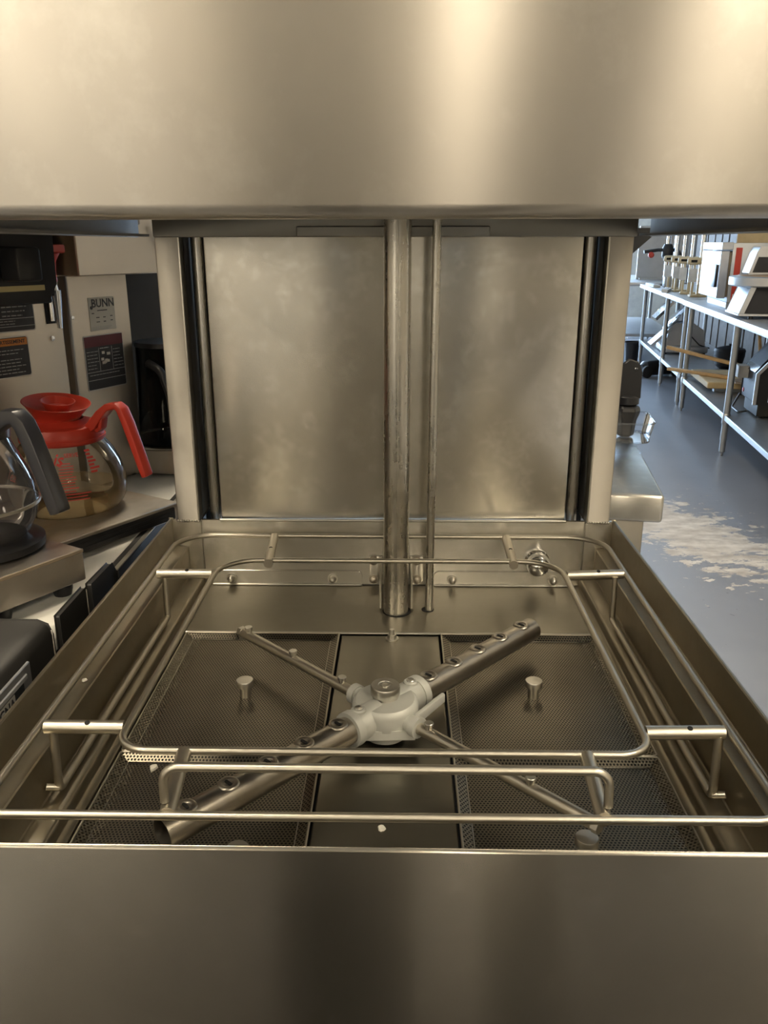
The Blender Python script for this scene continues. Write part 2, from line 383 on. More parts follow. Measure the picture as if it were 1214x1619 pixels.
# ceiling lights
def ceiling_light(s, t, L, Wd, label):
    c = R(s, t, HC); th = thing('ceiling_light', (c[0], c[1], HC - .09), label, 'ceiling light', -RA, 'ceiling lights of the shop', True)
    box('housing', (-Wd / 2 - .02, -L / 2 - .02, .02), (Wd / 2 + .02, L / 2 + .02, .09), 'ceiling_white', th)
    box('diffuser', (-Wd / 2, -L / 2, 0), (Wd / 2, L / 2, .02), 'lamp_glow', th)
LIGHTS = []
def clight(x, y, L, Wd, label):
    th = thing('ceiling_light', (x, y, HC - .09), label, 'ceiling light', -RA, 'ceiling lights of the shop', True)
    box('housing', (-Wd / 2 - .02, -L / 2 - .02, .02), (Wd / 2 + .02, L / 2 + .02, .09), 'ceiling_white', th)
    box('diffuser', (-Wd / 2, -L / 2, 0), (Wd / 2, L / 2, .02), 'lamp_glow', th)
for x, y, lb in ((-2.5, -2.4, 'fluorescent ceiling light behind the viewer, to the left of the aisle'), (1.75, -2.7, 'fluorescent ceiling light behind the viewer, to the right of the aisle'),
                 (-3.2, -6.2, 'fluorescent ceiling light far behind the viewer at the left wall'), (.55, -6.6, 'fluorescent ceiling light mirrored as the bright middle band of the hood'),
                 (2.75, -6.4, 'fluorescent ceiling light far behind the viewer at the right wall'), (-.95, -.45, 'fluorescent ceiling light over the coffee counter'),
                 (2.0, -.7, 'fluorescent ceiling light over the aisle beside the dishwasher'), (-.35, 1.9, 'fluorescent ceiling light behind the dishwasher'), (-4.4, 3.2, 'fluorescent ceiling light deep in the left of the shop'),
                 (.78, -9.6, 'farthest fluorescent ceiling light behind the viewer in the middle row'), (-2.4, -9.6, 'farthest fluorescent ceiling light behind the viewer in the left row')):
    clight(x, y, 1.25, .36, lb)
ec = thing('added_dark_counter', (0, -2.5, 0), 'unseen low black counter added across the aisle to darken the front panel reflection', 'counter', 0, None, True)  # unseen counter added so the front panel mirrors something dark
box('carcass', (-2.4, -.35, .08), (2.0, .35, .86), 'black_matte', ec, .004, 1); box('worktop', (-2.42, -.37, .86), (2.02, .37, .90), 'dark_body', ec, .004, 1)
for x in (-2.3, -.2, 1.9): box('plinth', (x - .05, -.3, 0), (x + .05, .3, .08), 'black_matte', ec)

# two black bin shapes added for the viewer's legs, mirrored as front panel dark bands
def leg_standin(x, y, r, label):
    th = thing('leg_standin', (x, y, .012), label, 'bin', 0, 'added leg stand-ins mirrored in the front panel', True)
    lathe('pail', [(r * .8, 0), (r * .97, .80), (r, .81), (r, .84), (r * .94, .84), (r * .78, .03), (.001, .03)], 'black_matte', th, 28)
    lathe('standin_lid', [(r * .95, .84), (r * .95, .88), (r * .7, .95), (r * .3, .98), (.001, .985)], 'black_matte', th, 28)
leg_standin(-.075, -.80, .125, 'added black stand-in for a leg, mirrored as the wider dark band in the front panel')
leg_standin(.205, -.78, .068, 'added slim black stand-in for a leg, mirrored right of the bright gap in the front panel')

mt = MB().box((-.95, -1.75, 0), (1.05, -.16, .012))
tag(mt.out('added_dark_mat', 'black_matte', None, None, .004, 1), 'unseen black mat added in front of the dishwasher to darken its front panel', 'mat')  # unseen mat added to darken what the front panel mirrors
# ------------------------------------------------------------------ dishwasher
D = .679
dw = thing('dishwasher', (0, .34, 0), 'stainless steel hood-type dishwasher with its hood raised above the open wash tank', 'dishwasher')
# front panel with rolled top edge
MB().prism([(-.0042, .30), (-.0042, .8975), (-.0036, .8990), (-.0021, .9), (-.0006, .8990), (0, .8975), (0, .30)], 'x', -.335, .335).out('front_panel', 'front_steel', dw, 50)
# stepped side walls of the tank
def side(sg):
    prof = [(.3195, .9), (.3235, .9), (.3235, .745), (.2690, .745), (.2690, .7962), (.2775, .7985), (.2775, .8095), (.2795, .8120), (.2985, .814), (.2985, .8565), (.3195, .858)]
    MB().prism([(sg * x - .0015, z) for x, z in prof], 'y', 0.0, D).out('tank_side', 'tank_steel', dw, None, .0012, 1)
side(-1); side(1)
# back wall: corner sheets and a splash panel between two seams
bw = box('tank_back', (-.3235, D, .74), (.3235, D + .004, .8985), 'panel_steel', dw)
MB().box((-.2785, D - .003, .7985), (.2785, D, .9)).out('splash_panel', 'panel_steel', bw, None, .0012, 1)
for x in (-.2785, .2765):
    box('seam', (x, D - .0045, .80), (x + .0022, D - .002, .899), 'bolt_steel', bw, .0008, 1)
MB().tube([(-.25, D - .0035, .8995), (.25, D - .0035, .8995)], .0022, 8).out('top_lip', 'bolt_steel', bw, 50)
def roundstrip(x0, x1, z0, z1, y0, y1, r, name, par, mat):
    pts = [(x0, z0), (x1, z0)]
    for k in range(6): a = PI / 2 * k / 5; pts.append((x1 - r + r * math.cos(a), z1 - r + r * math.sin(a)))
    for k in range(6): a = PI / 2 + PI / 2 * k / 5; pts.append((x0 + r + r * math.cos(a), z1 - r + r * math.sin(a)))
    return MB().prism(pts, 'y', y0, y1).out(name, mat, par, None, .0006, 1)
for x0, x1 in ((-.266, -.045), (.062, .262)):
    roundstrip(x0, x1, .7985, .8205, D - .0055, D - .003, .008, 'mounting_strip', bw, 'panel_steel')
    MB().tube([(x0, D - .006, .7995), (x1, D - .006, .7995)], .0016, 8).out('strip_lip', 'bolt_steel', bw, 50)
def nut(x, z, y=D - .0055, s=1.0):
    m = MB().lathe([(.0075 * s, 0), (.0075 * s, .0015)], 16, Matrix.Translation((x, y, z)) @ Matrix.Rotation(PI / 2, 4, 'X'))
    m.lathe([(.0052 * s, .0015), (.0052 * s, .006), (.004 * s, .009), (.002 * s, .0105), (.0003, .011)], 12, Matrix.Translation((x, y, z)) @ Matrix.Rotation(PI / 2, 4, 'X'))
    return m.out('acorn_nut', 'bolt_steel', bw, 45)
for x, z in ((-.238, .8095), (-.088, .8095), (.0885, .809), (.2365, .8085)): nut(x, z)
# drain handle boss
M = Matrix.Translation((.2115, D - .003, .838)) @ Matrix.Rotation(PI / 2, 4, 'X')
ov = lathe('overflow_boss', [(.0185, 0), (.0185, .004), (.0165, .006), (.0165, .010), (.0178, .013), (.0170, .018)], 'chrome', dw, 28, M)
lathe('dome', [(.0155, .018), (.0145, .022), (.011, .0265), (.006, .029), (.0005, .030)], 'chrome', ov, 24, Matrix.Translation((.2115, D - .003, .836)) @ Matrix.Rotation(PI / 2, 4, 'X'))
# floor plate at the back, bridge plate
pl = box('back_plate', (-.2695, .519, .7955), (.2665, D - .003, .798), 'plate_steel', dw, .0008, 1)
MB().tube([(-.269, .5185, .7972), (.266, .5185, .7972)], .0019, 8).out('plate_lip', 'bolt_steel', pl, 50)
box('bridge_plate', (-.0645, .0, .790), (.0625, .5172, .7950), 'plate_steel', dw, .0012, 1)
st = MB().lathe([(.0085, 0), (.0085, .0012)], 18, Matrix.Translation((.0015, .508, .795)))
st.lathe([(.0058, .0012), (.0058, .006)], 6, Matrix.Translation((.0015, .508, .795))); st.lathe([(.0036, .006), (.0036, .012), (.003, .0135)], 12, Matrix.Translation((.0015, .508, .795)))
st.out('stud', 'bolt_steel', dw, 35)
# lower body and legs
box('tank_bottom', (-.318, .002, .60), (.318, D - .002, .742), 'dark_gap', dw)
box('lower_cabinet', (-.318, .002, .16), (.318, D - .002, .598), 'tank_steel', dw)
for x in (-.28, .28):
    for y in (.05, .63): cyl('leg', (x, y, 0), .02, .17, 'galv_steel', dw)
# corner posts, guide channels, back panel
for sg in (-1, 1):
    po = MB().prism([(sg * .3115, .672), (sg * .2795, .672), (sg * .2795, .75), (sg * .3115, .75)], 'z', .8985, 1.75).out('post', 'post_steel', dw, None, .002, 2)
    MB().prism([(sg * .281, .6705), (sg * .2785, .6705), (sg * .2785, .69), (sg * .281, .69)], 'z', .899, 1.75).out('edge_trim', 'bolt_steel', po, None, .0006, 1)
    rnd = random.Random(3 + sg); bl = MB()
    for k in range(9):
        x = sg * (.2805 + .0295 * k / 8); r = rnd.uniform(.0013, .0024)
        bl.lathe([(.0004, -r), (r, -r * .3), (r, r * .4), (.0004, r)], 8, Matrix.Translation((x, .671, .899)))
    bl.out('weld_bead', 'bolt_steel', po, 60)
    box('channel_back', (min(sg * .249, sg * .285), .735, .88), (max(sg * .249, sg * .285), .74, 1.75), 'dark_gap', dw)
    tube('guide_rod', [(sg * .2625, .705, .885), (sg * .2625, .705, 1.74)], .0085, 'rod_steel', dw, 16)
bpn = box('back_panel', (-.2505, .686, .8975), (.2505, .73, 1.75), 'panel_steel', dw, .0025, 2)
box('top_rail', (-.308, .655, 1.2885), (.311, .67, 1.33), 'rail_steel', dw, .002, 2)
box('top_rail_cover', (-.122, .645, 1.2885), (.123, .655, 1.3015), 'rail_steel', dw, .0012, 1)
MB().prism([(.318, 1.30), (.318, 1.262), (.36, 1.30)], 'y', .72, .725).out('gusset', 'dark_gap', dw)
# risers
tube('wash_riser', [(.0060, .585, .7965), (.0068, .585, 1.7)], .0168, 'pipe_steel', dw, 32)
tube('rinse_riser', [(.0518, .590, .7965), (.0552, .590, 1.7)], .0055, 'pipe_steel', dw, 16)
tube('riser_seam', [(.0075, .5683, .7985), (.0083, .5683, 1.7)], .0007, 'bolt_steel', dw, 6)
lathe('riser_grommet', [(.0195, 0), (.0195, .0008), (.0172, .0008)], 'slot_black', dw, 32, Matrix.Translation((.0072, .5855, .798)))
lathe('rinse_grommet', [(.0085, 0), (.0085, .0008), (.0058, .0008)], 'slot_black', dw, 20, Matrix.Translation((.0500, .591, .798)))
br = box('riser_bracket', (-.0335, D - .0065, .8045), (-.0145, D - .003, .845), 'panel_steel', dw, .002, 2)
br2 = box('riser_bracket', (.026, D - .0065, .8045), (.0455, D - .003, .845), 'panel_steel', dw, .002, 2)
for x in (-.0165, .0265):
    MB().prism([(D - .005, .845), (D - .005, .805), (.60, .79 + .012), (.585, .802), (.585, .845)], 'x', x, x + .0025).out('bracket_cheek', 'bolt_steel', br if x < 0 else br2)
for x, z in ((-.0275, .843 - .0045), (-.0275, .809), (.0355, .8385), (.036, .809)):
    lathe('bolt', [(.0072, 0), (.0072, .001), (.0048, .001), (.0046, .005), (.003, .0062)], 'arm_steel', br if x < 0 else br2, 14, Matrix.Translation((x, D - .0065, z)) @ Matrix.Rotation(PI / 2, 4, 'X'))
# hood: three sides and a roof
hd = box('hood', (-.335, -.006, 1.76), (.335, .75, 1.775), 'hood_steel', dw, .004, 2)
MB().prism([(-.012, 1.775), (-.012, 1.2985), (-.0105, 1.2945), (-.007, 1.2920), (-.002, 1.2915), (.002, 1.2935), (.002, 1.775)], 'x', -.335, .335).out('hood_front', 'hood_steel', hd, 50)
for sg in (-1, 1):
    box('hood_side', (min(sg * .329, sg * .335), .002, 1.2885), (max(sg * .329, sg * .335), .668, 1.775), 'hood_inner', hd, .0015, 1)
    MB().box((min(sg * .316, sg * .329), .002, 1.2895), (max(sg * .316, sg * .329), .668, 1.2925)).out('hood_flange', 'hood_inner', hd)

# ------------------------------------------------------------------ strainer pans
def strainer(name, x0, x1, y0, y1, knob, label):
    th = thing(name, ((x0 + x1) / 2, (y0 + y1) / 2, .79), label, 'strainer', 0, 'perforated strainer pans in the tank floor')
    b, zt, zb = .0105, .7980, .7925
    o = [(x0, y0), (x1, y0), (x1, y1), (x0, y1)]; i = [(x0 + b, y0 + b), (x1 - b, y0 + b), (x1 - b, y1 - b), (x0 + b, y1 - b)]
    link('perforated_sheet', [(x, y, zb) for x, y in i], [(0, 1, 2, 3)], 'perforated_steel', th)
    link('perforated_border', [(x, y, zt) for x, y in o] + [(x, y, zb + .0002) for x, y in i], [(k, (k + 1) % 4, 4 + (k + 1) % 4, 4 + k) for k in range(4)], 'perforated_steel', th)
    MB().tube(fillet([(x, y, zt) for x, y in o], .003, True, 3), .0011, 6, True).out('rim_wire', 'wire_steel', th, 60)
    MB().tube([(x, y, zb + .0006) for x, y in i], .0006, 5, True).out('fold_line', 'wire_steel', th, 60)
    kx, ky = knob
    kn = MB().lathe([(.0062, 0), (.0062, .013), (.0098, .0135), (.0100, .0195), (.0092, .0208), (.0004, .0212)], 24, Matrix.Translation((kx, ky, zb)))
    kn.out('knob', 'bolt_steel', th, 35)
    return th
strainer('strainer_pan', -.2665, -.0672, .2525, .5165, (-.163, .368), 'perforated strainer pan with steel knob, behind the thin spray tube at far left of tank')
strainer('strainer_pan', .0652, .2665, .2525, .5165, (.1625, .372), 'perforated strainer pan with steel knob, under the thick tube at far right of tank')
strainer('strainer_pan', -.2665, -.0672, .006, .2505, (-.120, .098), 'perforated strainer pan beneath the thick tube, near left behind the front panel')
strainer('strainer_pan', .0652, .2665, .006, .2505, (.167, .116), 'perforated strainer pan beneath the thin tube, near right behind the front panel')

# ------------------------------------------------------------------ rack guide of bent wire
ZW = .880
rg = thing('rack_guide', (0, .34, .81), 'bent steel wire rack guide with two rounded loops resting in the tank', 'rack guide')
tube('outer_loop', fillet([(-.302, .052, ZW), (.295, .054, ZW), (.300, .661, ZW), (-.305, .664, ZW)], [.022, .022, .05, .05], True, 8), .0035, 'wire_steel', rg, 12, True)
tube('inner_loop', fillet([(-.2255, .134, ZW), (.2205, .134, ZW), (.2205, .566, ZW), (-.2255, .566, ZW)], [.026, .026, .05, .05], True, 8), .0034, 'wire_steel', rg, 12, True)
def cross(a, b, hole=True):
    zc = ZW - .0012; r = .0061
    o = tube('cross_tube', [(a[0], a[1], zc), (b[0], b[1], zc)], r, 'wire_steel', rg, 16)
    if hole:
        mx, my = a[0] * .45 + b[0] * .55, a[1] * .45 + b[1] * .55
        M = Matrix.Translation((mx, my - .0022, zc + r - .0006)) @ Matrix.Rotation(math.radians(22), 4, 'X')
        MB().lathe([(.0024, 0), (.0024, .0004), (.0016, .0006)], 12, M).out('weep_hole', 'slot_black', o, 40)
for a, b in (((-.299, .5195), (-.229, .5205)), ((.2235, .5215), (.296, .528)), ((-.298, .169), (-.2285, .1692)), ((.2235, .1685), (.291, .1705))): cross(a, b)
for a, b in (((-.1695, .661), (-.1625, .556)), ((.163, .659), (.1607, .556)), ((-.167, .132), (-.160, .055)), ((.1655, .133), (.1615, .055))): cross(a, b, a[1] > .3)
tube('stop_bar', fillet([(-.163, .062, .885), (-.1640, .066, .9125), (.1655, .066, .9125), (.1655, .062, .885)], .012), .0036, 'wire_steel', rg, 12)
for sg, x, yb, yf in ((-1, -.2895, .515, .160), (1, .2845, .518, .160)):
    tube('lower_rail', fillet([(x - sg * .0 , yb + .004, ZW - .003), (x, yb, .8205), (x, yf, .8205), (x + sg * .002, yf + .008, ZW - .003)], [0, .004, .006, 0]), .0038, 'wire_steel', rg, 12)
    tube('wall_stub', [(x, yf, .823), (x + sg * .0095, yf - .004, .826)], .0032, 'wire_steel', rg, 10)

# ------------------------------------------------------------------ spray arm
HX, HY, HZ = -.003, .287, .826
sa = thing('spray_arm', (HX, HY, .80), 'four-armed spray arm with grey cast hub, two thick and two thin tubes', 'spray arm')
wd_ = Vector((.355, .378, 0)).normalized(); rn_ = Vector((-.358, .348, 0)).normalized()
C0 = Vector((HX, HY, HZ))
hubm = MB()
hubm.lathe([(.022, -.027), (.022, -.022), (.017, -.021), (.017, -.014), (.030, -.013), (.034, -.006), (.034, .008), (.0325, .0125), (.030, .0145), (.0005, .0150)], 40, Matrix.Translation(C0))
for sg in (-1, 1):
    hubm.tube([C0 + wd_ * sg * .012, C0 + wd_ * sg * .050, C0 + wd_ * sg * .0515], [.0168, .0168, .0158], 24)
    hubm.tube([C0 + wd_ * sg * .044, C0 + wd_ * sg * .0525], [.0182, .0182], 24)
    hubm.tube([C0 + rn_ * sg * .012, C0 + rn_ * sg * .046], [.0088, .0088], 16)
    hubm.tube([C0 + rn_ * sg * .040, C0 + rn_ * sg * .048], [.0108, .0108], 16)
    side_v = Vector((-wd_.y, wd_.x, 0)) * .0
    M = Matrix.Translation(C0 + wd_ * sg * .038 + Vector((0, 0, .0155)))
    hubm.lathe([(.0078, -.006), (.0074, .002), (.0060, .0030)], 18, M)
# web between the thick and thin collars, and the fin
def web(a, b, z0, z1, th):
    n = Vector((-(b - a).y, (b - a).x, 0)).normalized() * th
    v = []
    for p in (a - n, a + n, b + n, b - n): v.append((p.x, p.y, z0))
    for p in (a - n, a + n, b + n, b - n): v.append((p.x, p.y, z1))
    hubm.add(v, [(0, 3, 2, 1), (4, 5, 6, 7), (0, 1, 5, 4), (1, 2, 6, 5), (2, 3, 7, 6), (3, 0, 4, 7)])
web(C0 + wd_ * -.044, C0 + rn_ * -.042, HZ - .014, HZ - .004, .003)
web(C0 + wd_ * .044, C0 + rn_ * -.042, HZ - .012, HZ + .002, .003)
web(C0 + wd_ * -.044, C0 + rn_ * .042, HZ - .014, HZ - .002, .003)
hub = hubm.out('hub', 'cast_metal', sa, 35)
f0 = C0 + rn_ * -.036 + Vector((0, 0, .006)); f1 = C0 + wd_ * .050 + rn_ * -.036 + Vector((0, 0, .010))
nn = rn_ * .0026
MB().add([f0 - nn + Vector((0, 0, -.012)), f0 + nn + Vector((0, 0, -.012)), f1 + nn + Vector((0, 0, -.006)), f1 - nn + Vector((0, 0, -.006)), f0 - nn, f0 + nn, f1 + nn + Vector((0, 0, .004)), f1 - nn + Vector((0, 0, .004))],
         [(0, 3, 2, 1), (4, 5, 6, 7), (0, 1, 5, 4), (1, 2, 6, 5), (2, 3, 7, 6), (3, 0, 4, 7)]).out('fin', 'cast_metal', sa, None, .0015, 2)
cp = lathe('cap', [(.0135, 0), (.0135, .0025), (.0150, .0035), (.0152, .0115), (.0143, .0132), (.0075, .0134), (.0070, .0128), (.0005, .0128)], 'bolt_steel', sa, 32, Matrix.Translation(C0 + Vector((0, .002, .0148))))
lathe('socket', [(.0046, .0128), (.0046, .0142), (.0032, .0142), (.0030, .0132), (.0005, .0132)], 'bolt_steel', cp, 16, Matrix.Translation(C0 + Vector((0, .002, .0148))))
for sg in (-1, 1):
    M = Matrix.Translation(C0 + wd_ * sg * .038 + Vector((0, 0, .0183)))
    lathe('screw', [(.0044, 0), (.0044, .0008), (.0036, .0016), (.0022, .0012), (.0004, .0011)], 'bolt_steel', sa, 14, M)
def slotted(sg):
    e = C0 + wd_ * sg * .2590; a = C0 + wd_ * sg * .050; r = .0140
    n = 14; pts = [a + (e - a) * (k / n) for k in range(n + 1)]
    m = MB().tube(pts, [r] * (n + 1), 28, False, False)
    m.tube(pts, [r - .0012] * (n + 1), 28, False, False)
    nv = 28
    L = (n + 1) * nv
    for base in (0, n * nv):
        m.f += [(base + k, base + (k + 1) % nv, L + base + (k + 1) % nv, L + base + k) for k in range(nv)]
    o = m.out('wash_tube', 'arm_steel', sa, 50)
    # slots dished into the upper side
    lat = Vector((-wd_.y, wd_.x, 0))
    for k in range(5):
        d = .066 + .0425 * k
        ang = math.radians(-2)
        up = (Vector((0, 0, 1)) * math.cos(ang) + lat * math.sin(ang)).normalized()
        c = C0 + wd_ * sg * d + up * (r - .0016)
        X = wd_; Y = up.cross(X)
        Mx = Matrix(((X.x, Y.x, up.x, c.x), (X.y, Y.y, up.y, c.y), (X.z, Y.z, up.z, c.z), (0, 0, 0, 1)))
        ring = MB().lathe([(.0098, .0006), (.0090, .0022), (.0070, .0026), (.0050, .0019), (.0042, .0012)], 20, Mx, False)
        rg_ = ring.out('slot_dish', 'arm_steel', o, 60)
        s = MB(); pts2 = []
        for q in range(12):
            a2 = 2 * PI * q / 12; pts2.append((.0016 * math.cos(a2), .0016 * math.sin(a2) + (.0026 if math.sin(a2) > 0 else -.0026)))
        v = [tuple(Mx @ Vector((x, y, .0017))) for x, y in pts2] + [tuple(Mx @ Vector((x, y, .0024))) for x, y in pts2]
        s.add(v, [tuple(range(12)), tuple(range(23, 11, -1))] + [(q, (q + 1) % 12, 12 + (q + 1) % 12, 12 + q) for q in range(12)])
        s.out('slot', 'slot_black', o)
for sg in (1, -1): slotted(sg)
for sg, ln, noz in ((1, .2470, (.066, .150, .236)), (-1, .2440, (.060, .180))):
    a = C0 + rn_ * sg * .044; e = C0 + rn_ * sg * ln
    o = tube('rinse_tube', [a, e], .0060, 'wire_steel', sa, 16)
    for d in noz:
        lathe('nozzle', [(.0036, 0), (.0036, .0032), (.0048, .0036), (.0048, .0066), (.0042, .0072), (.0005, .0072)], 'bolt_steel', o, 14, Matrix.Translation(C0 + rn_ * sg * d + Vector((0, 0, .0050))))
    tube('end_cap', [e, e + rn_ * sg * .006], .0072, 'bolt_steel', o, 6)

# ------------------------------------------------------------------ crumbs of food left in the tank
def scrap(x, y, z, s, label):
    rnd = random.Random(int(x * 1e4) + 9)
    m = MB(); n = 7; a0 = rnd.uniform(0, 6)
    ring = [(x + s * rnd.uniform(.7, 1.2) * math.cos(a0 + 2 * PI * k / n), y + s * 1.4 * rnd.uniform(.6, 1.2) * math.sin(a0 + 2 * PI * k / n)) for k in range(n)]
    m.add([(a, b, z) for a, b in ring] + [(a * .8 + x * .2, b * .8 + y * .2, z + s * .5) for a, b in ring],
          [tuple(range(n)), tuple(range(2 * n - 1, n - 1, -1))] + [(k, (k + 1) % n, n + (k + 1) % n, n + k) for k in range(n)])
    tag(m.out('food_scrap', 'scrap_white', None, 60), label, 'food scrap', 'white food scraps left in the tank')
scrap(-.0035, .145, .795, .0035, 'white food scrap lying on the bridge plate near the front panel')
scrap(-.309, .285, .8582, .0028, 'pale food scrap on the left tank ledge beside the wire loop')
scrap(-.229, .232, .7922, .0045, 'pale food crumbs at the corner where two left strainers meet')
scrap(-.205, .245, .7990, .0040, 'pale food crumb on the seam between the left strainers')

# ------------------------------------------------------------------ counter on the left and the coffee brewers
ct = thing('counter', (-.75, .9, 0), 'white-topped counter with black edge carrying the coffee brewers beside the dishwasher', 'counter')
CT = .885
box('worktop', (-1.15, .352, CT - .03), (-.3630, 1.45, CT), 'white_counter', ct, .003, 1)
box('edge_strip', (-.3628, .513, CT - .10), (-.3465, 1.45, CT + .0015), 'black_matte', ct, .001, 1)
box('edge_cap', (-.354, .513, CT + .0002), (-.347, 1.45, CT + .0025), 'bolt_steel', ct, .0006, 1)
MB().prism([(.352, CT - .12), (.352, .8975), (.4275, .8985), (.4275, CT - .12)], 'x', -.362, -.3555).out('edge_board', 'black_matte', ct, None, .0015, 1)
MB().prism([(.4275, CT - .12), (.4285, .9025), (.498, .9010), (.512, .882), (.512, CT - .12)], 'x', -.3555, -.3480).out('edge_board', 'black_matte', ct, None, .0015, 1)
box('edge_joint', (-.3562, .4265, CT - .12), (-.3545, .4290, .897), 'bolt_steel', ct, .0004, 1)
box('apron', (-1.13, .37, .60), (-.358, 1.42, CT - .03), 'black_matte', ct)
for x in (-1.1, -.38):
    for y in (.40, 1.40): box('leg', (x - .02, y - .02, 0), (x + .02, y + .02, .60), 'black_matte', ct)
BA = math.radians(59)
def lines(parent, x0, x1, z0, n, dz, y, mat, seed, h=.0012, th=.0006):
    rnd = random.Random(seed); m = MB()
    for k in range(n):
        z = z0 - dz * k; x = x0
        end = x1 - (x1 - x0) * rnd.uniform(0, .35)
        while x < end:
            wl = rnd.uniform(.003, .009); m.box((x, y - th, z - h / 2), (min(x + wl, end), y, z + h / 2)); x += wl + .0016
    o = m.out('small_print', mat, parent); o['kind'] = 'stuff'; return o
def plate(name, x0, x1, z0, z1, y, mat, parent, r=.004, th=.0008, border=None):
    def rr(a0, a1, b0, b1, r):
        p = []
        for cx, cz, s in ((a1 - r, b1 - r, 0), (a0 + r, b1 - r, 1), (a0 + r, b0 + r, 2), (a1 - r, b0 + r, 3)):
            for k in range(5): a = PI / 2 * (s + k / 4); p.append((cx + r * math.cos(a), cz + r * math.sin(a)))
        return p
    o = MB().prism(rr(x0, x1, z0, z1, r), 'y', y - th, y).out(name, border or mat, parent)
    if border: MB().prism(rr(x0 + .0016, x1 - .0016, z0 + .0016, z1 - .0016, r * .8), 'y', y - th - .0003, y - th + .0001).out('label_field', mat, o)
    return o
def letters(txt, size, x, z, y, mat, parent, bold=False, name='lettering'):
    v, f = text_mesh(txt, size, .0002, bold)
    return link(name, [(x + a, y - c, z + b) for a, b, c in v], f, mat, parent)
# brewer in the middle: red decanter on its warmer
b2 = thing('coffee_brewer', (-.3185, .7155, CT), 'stainless coffee brewer with black funnel and warning labels behind the red-collared decanter', 'coffee brewer', BA, None, True)
wb2 = box('warmer_base', (-.235, 0, .004), (0, .235, .029), 'warmer_steel', b2, .0015, 1)
plate('vent_strip', -.222, -.012, .006, .0245, -.0001, 'black_plastic', wb2, .003, .0012)
for k in range(2): box('vent_rib', (-.215, -.0022, .0115 + .006 * k), (-.02, -.0012, .0128 + .006 * k), 'dark_body', wb2)
for x in (-.03, -.20): cyl('foot', (x, .02, 0), .009, .006, 'black_plastic', b2)
for x in (-.03, -.20): cyl('foot', (x, .38, 0), .009, .006, 'black_plastic', b2)
col2 = box('column', (-.235, .222, .004), (0, .42, .52), 'brewer_steel', b2, .002, 2)
box('brew_head', (-.235, .03, .42), (0, .222, .52), 'brewer_steel', b2, .003, 2)
fn = MB().prism([(-.215, .33), (-.095, .33), (-.085, .345), (-.083, .414), (-.090, .4195), (-.225, .4195), (-.230, .345)], 'y', .115, .212).out('brew_funnel', 'black_plastic', b2, None, .003, 2)
box('funnel_handle', (-.165, .075, .350), (-.130, .115, .392), 'black_plastic', fn, .004, 2)
plate('funnel_label', -.208, -.102, .3365, .3435, .1149, 'label_yellow', fn, .0006, .0006)
box('funnel_rail', (-.225, .13, .318), (-.080, .218, .3295), 'black_plastic', fn, .002, 1)
l1 = plate('caution_label', -.158, -.048, .274, .345, .222, 'label_black', b2, .004, .0008, 'label_grey')
box('label_rule', (-.157, .2206, .2925), (-.049, .2212, .2935), 'label_grey', l1); box('label_rule', (-.157, .2206, .2815), (-.049, .2212, .2822), 'label_grey', l1); box('label_rule', (-.106, .2206, .2935), (-.1053, .2212, .340), 'label_grey', l1)
lines(l1, -.101, -.054, .328, 6, .0062, .2208, 'label_grey', 4, .0014); lines(l1, -.153, -.110, .328, 6, .0062, .2208, 'label_grey', 5, .0014); lines(l1, -.152, -.054, .2895, 2, .0040, .2208, 'label_grey', 6, .0008)
l2 = plate('warning_label', -.1300, -.064, .209, .268, .222, 'label_black', b2, .004, .0008, 'label_white')
box('orange_band', (-.128, .2206, .2550), (-.0663, .2212, .2655), 'label_orange', l2)
letters('AVERTISSEMENT', .0074, -.0968, .2602, .2205, 'label_black', l2, True)
lines(l2, -.125, -.070, .2485, 2, .0048, .2208, 'label_grey', 8, .0010); lines(l2, -.125, -.070, .2350, 5, .0048, .2208, 'label_grey', 9, .0010)
for x, z in ((-.022, .259), (-.215, .36)): lathe('screw', [(.0042, 0), (.0038, .0016), (.0015, .0024), (.0004, .0024)], 'chrome', b2, 14, Matrix.Translation((x, .222, z)) @ Matrix.Rotation(PI / 2, 4, 'X'))
# hot water tap and sight gauge
TX = -.040
fa = tube('water_tap', fillet([(TX, .222, .338), (TX, .190, .345), (TX, .180, .340), (TX, .176, .325)], .008), .0056, 'chrome', b2, 14)
lathe('tap_nozzle', [(.0075, .332), (.0066, .318), (.0045, .290), (.0038, .278)], 'chrome', fa, 16, Matrix.Translation((TX, .176, 0)))
lathe('tap_stem', [(.0090, .344), (.0082, .358), (.0098, .372), (.016, .383)], 'red_plastic', fa, 18, Matrix.Translation((TX - .004, .178, 0)))
box('tap_lever', (TX - .040, .166, .383), (TX + .018, .190, .3955), 'red_plastic', fa, .003, 2)
box('gauge_slot', (-.028, .2205, .281), (-.012, .2225, .340), 'slot_black', b2)
tube('gauge_tube', [(-.020, .2185, .285), (-.020, .2185, .340)], .0034, 'chrome', b2, 12)
# brewer nearest: only its warmer and front show
b1 = thing('coffee_brewer', (-.3610, .4465, CT), 'brown-grey steel coffee warmer nearest the dishwasher front, black-handled decanter on top', 'coffee brewer', BA, None, True)
wb1 = box('warmer_base', (-.24, 0, .0165), (0, .24, .0555), 'warmer_steel', b1, .0015, 1)
box('front_lip', (-.24, -.0012, .0515), (-.0005, .0012, .0555), 'brown_trim', wb1, .0005, 1)
for x in (-.02, -.10):
    for y in (.02, .40): lathe('foot', [(.010, 0), (.012, .008), (.012, .017)], 'black_plastic', b1, 16, Matrix.Translation((x, y, 0)))
box('column', (-.24, .235, .0165), (0, .43, .52), 'brewer_steel', b1, .003, 2)
box('brew_head', (-.24, .02, .43), (0, .235, .52), 'brewer_steel', b1, .003, 2)
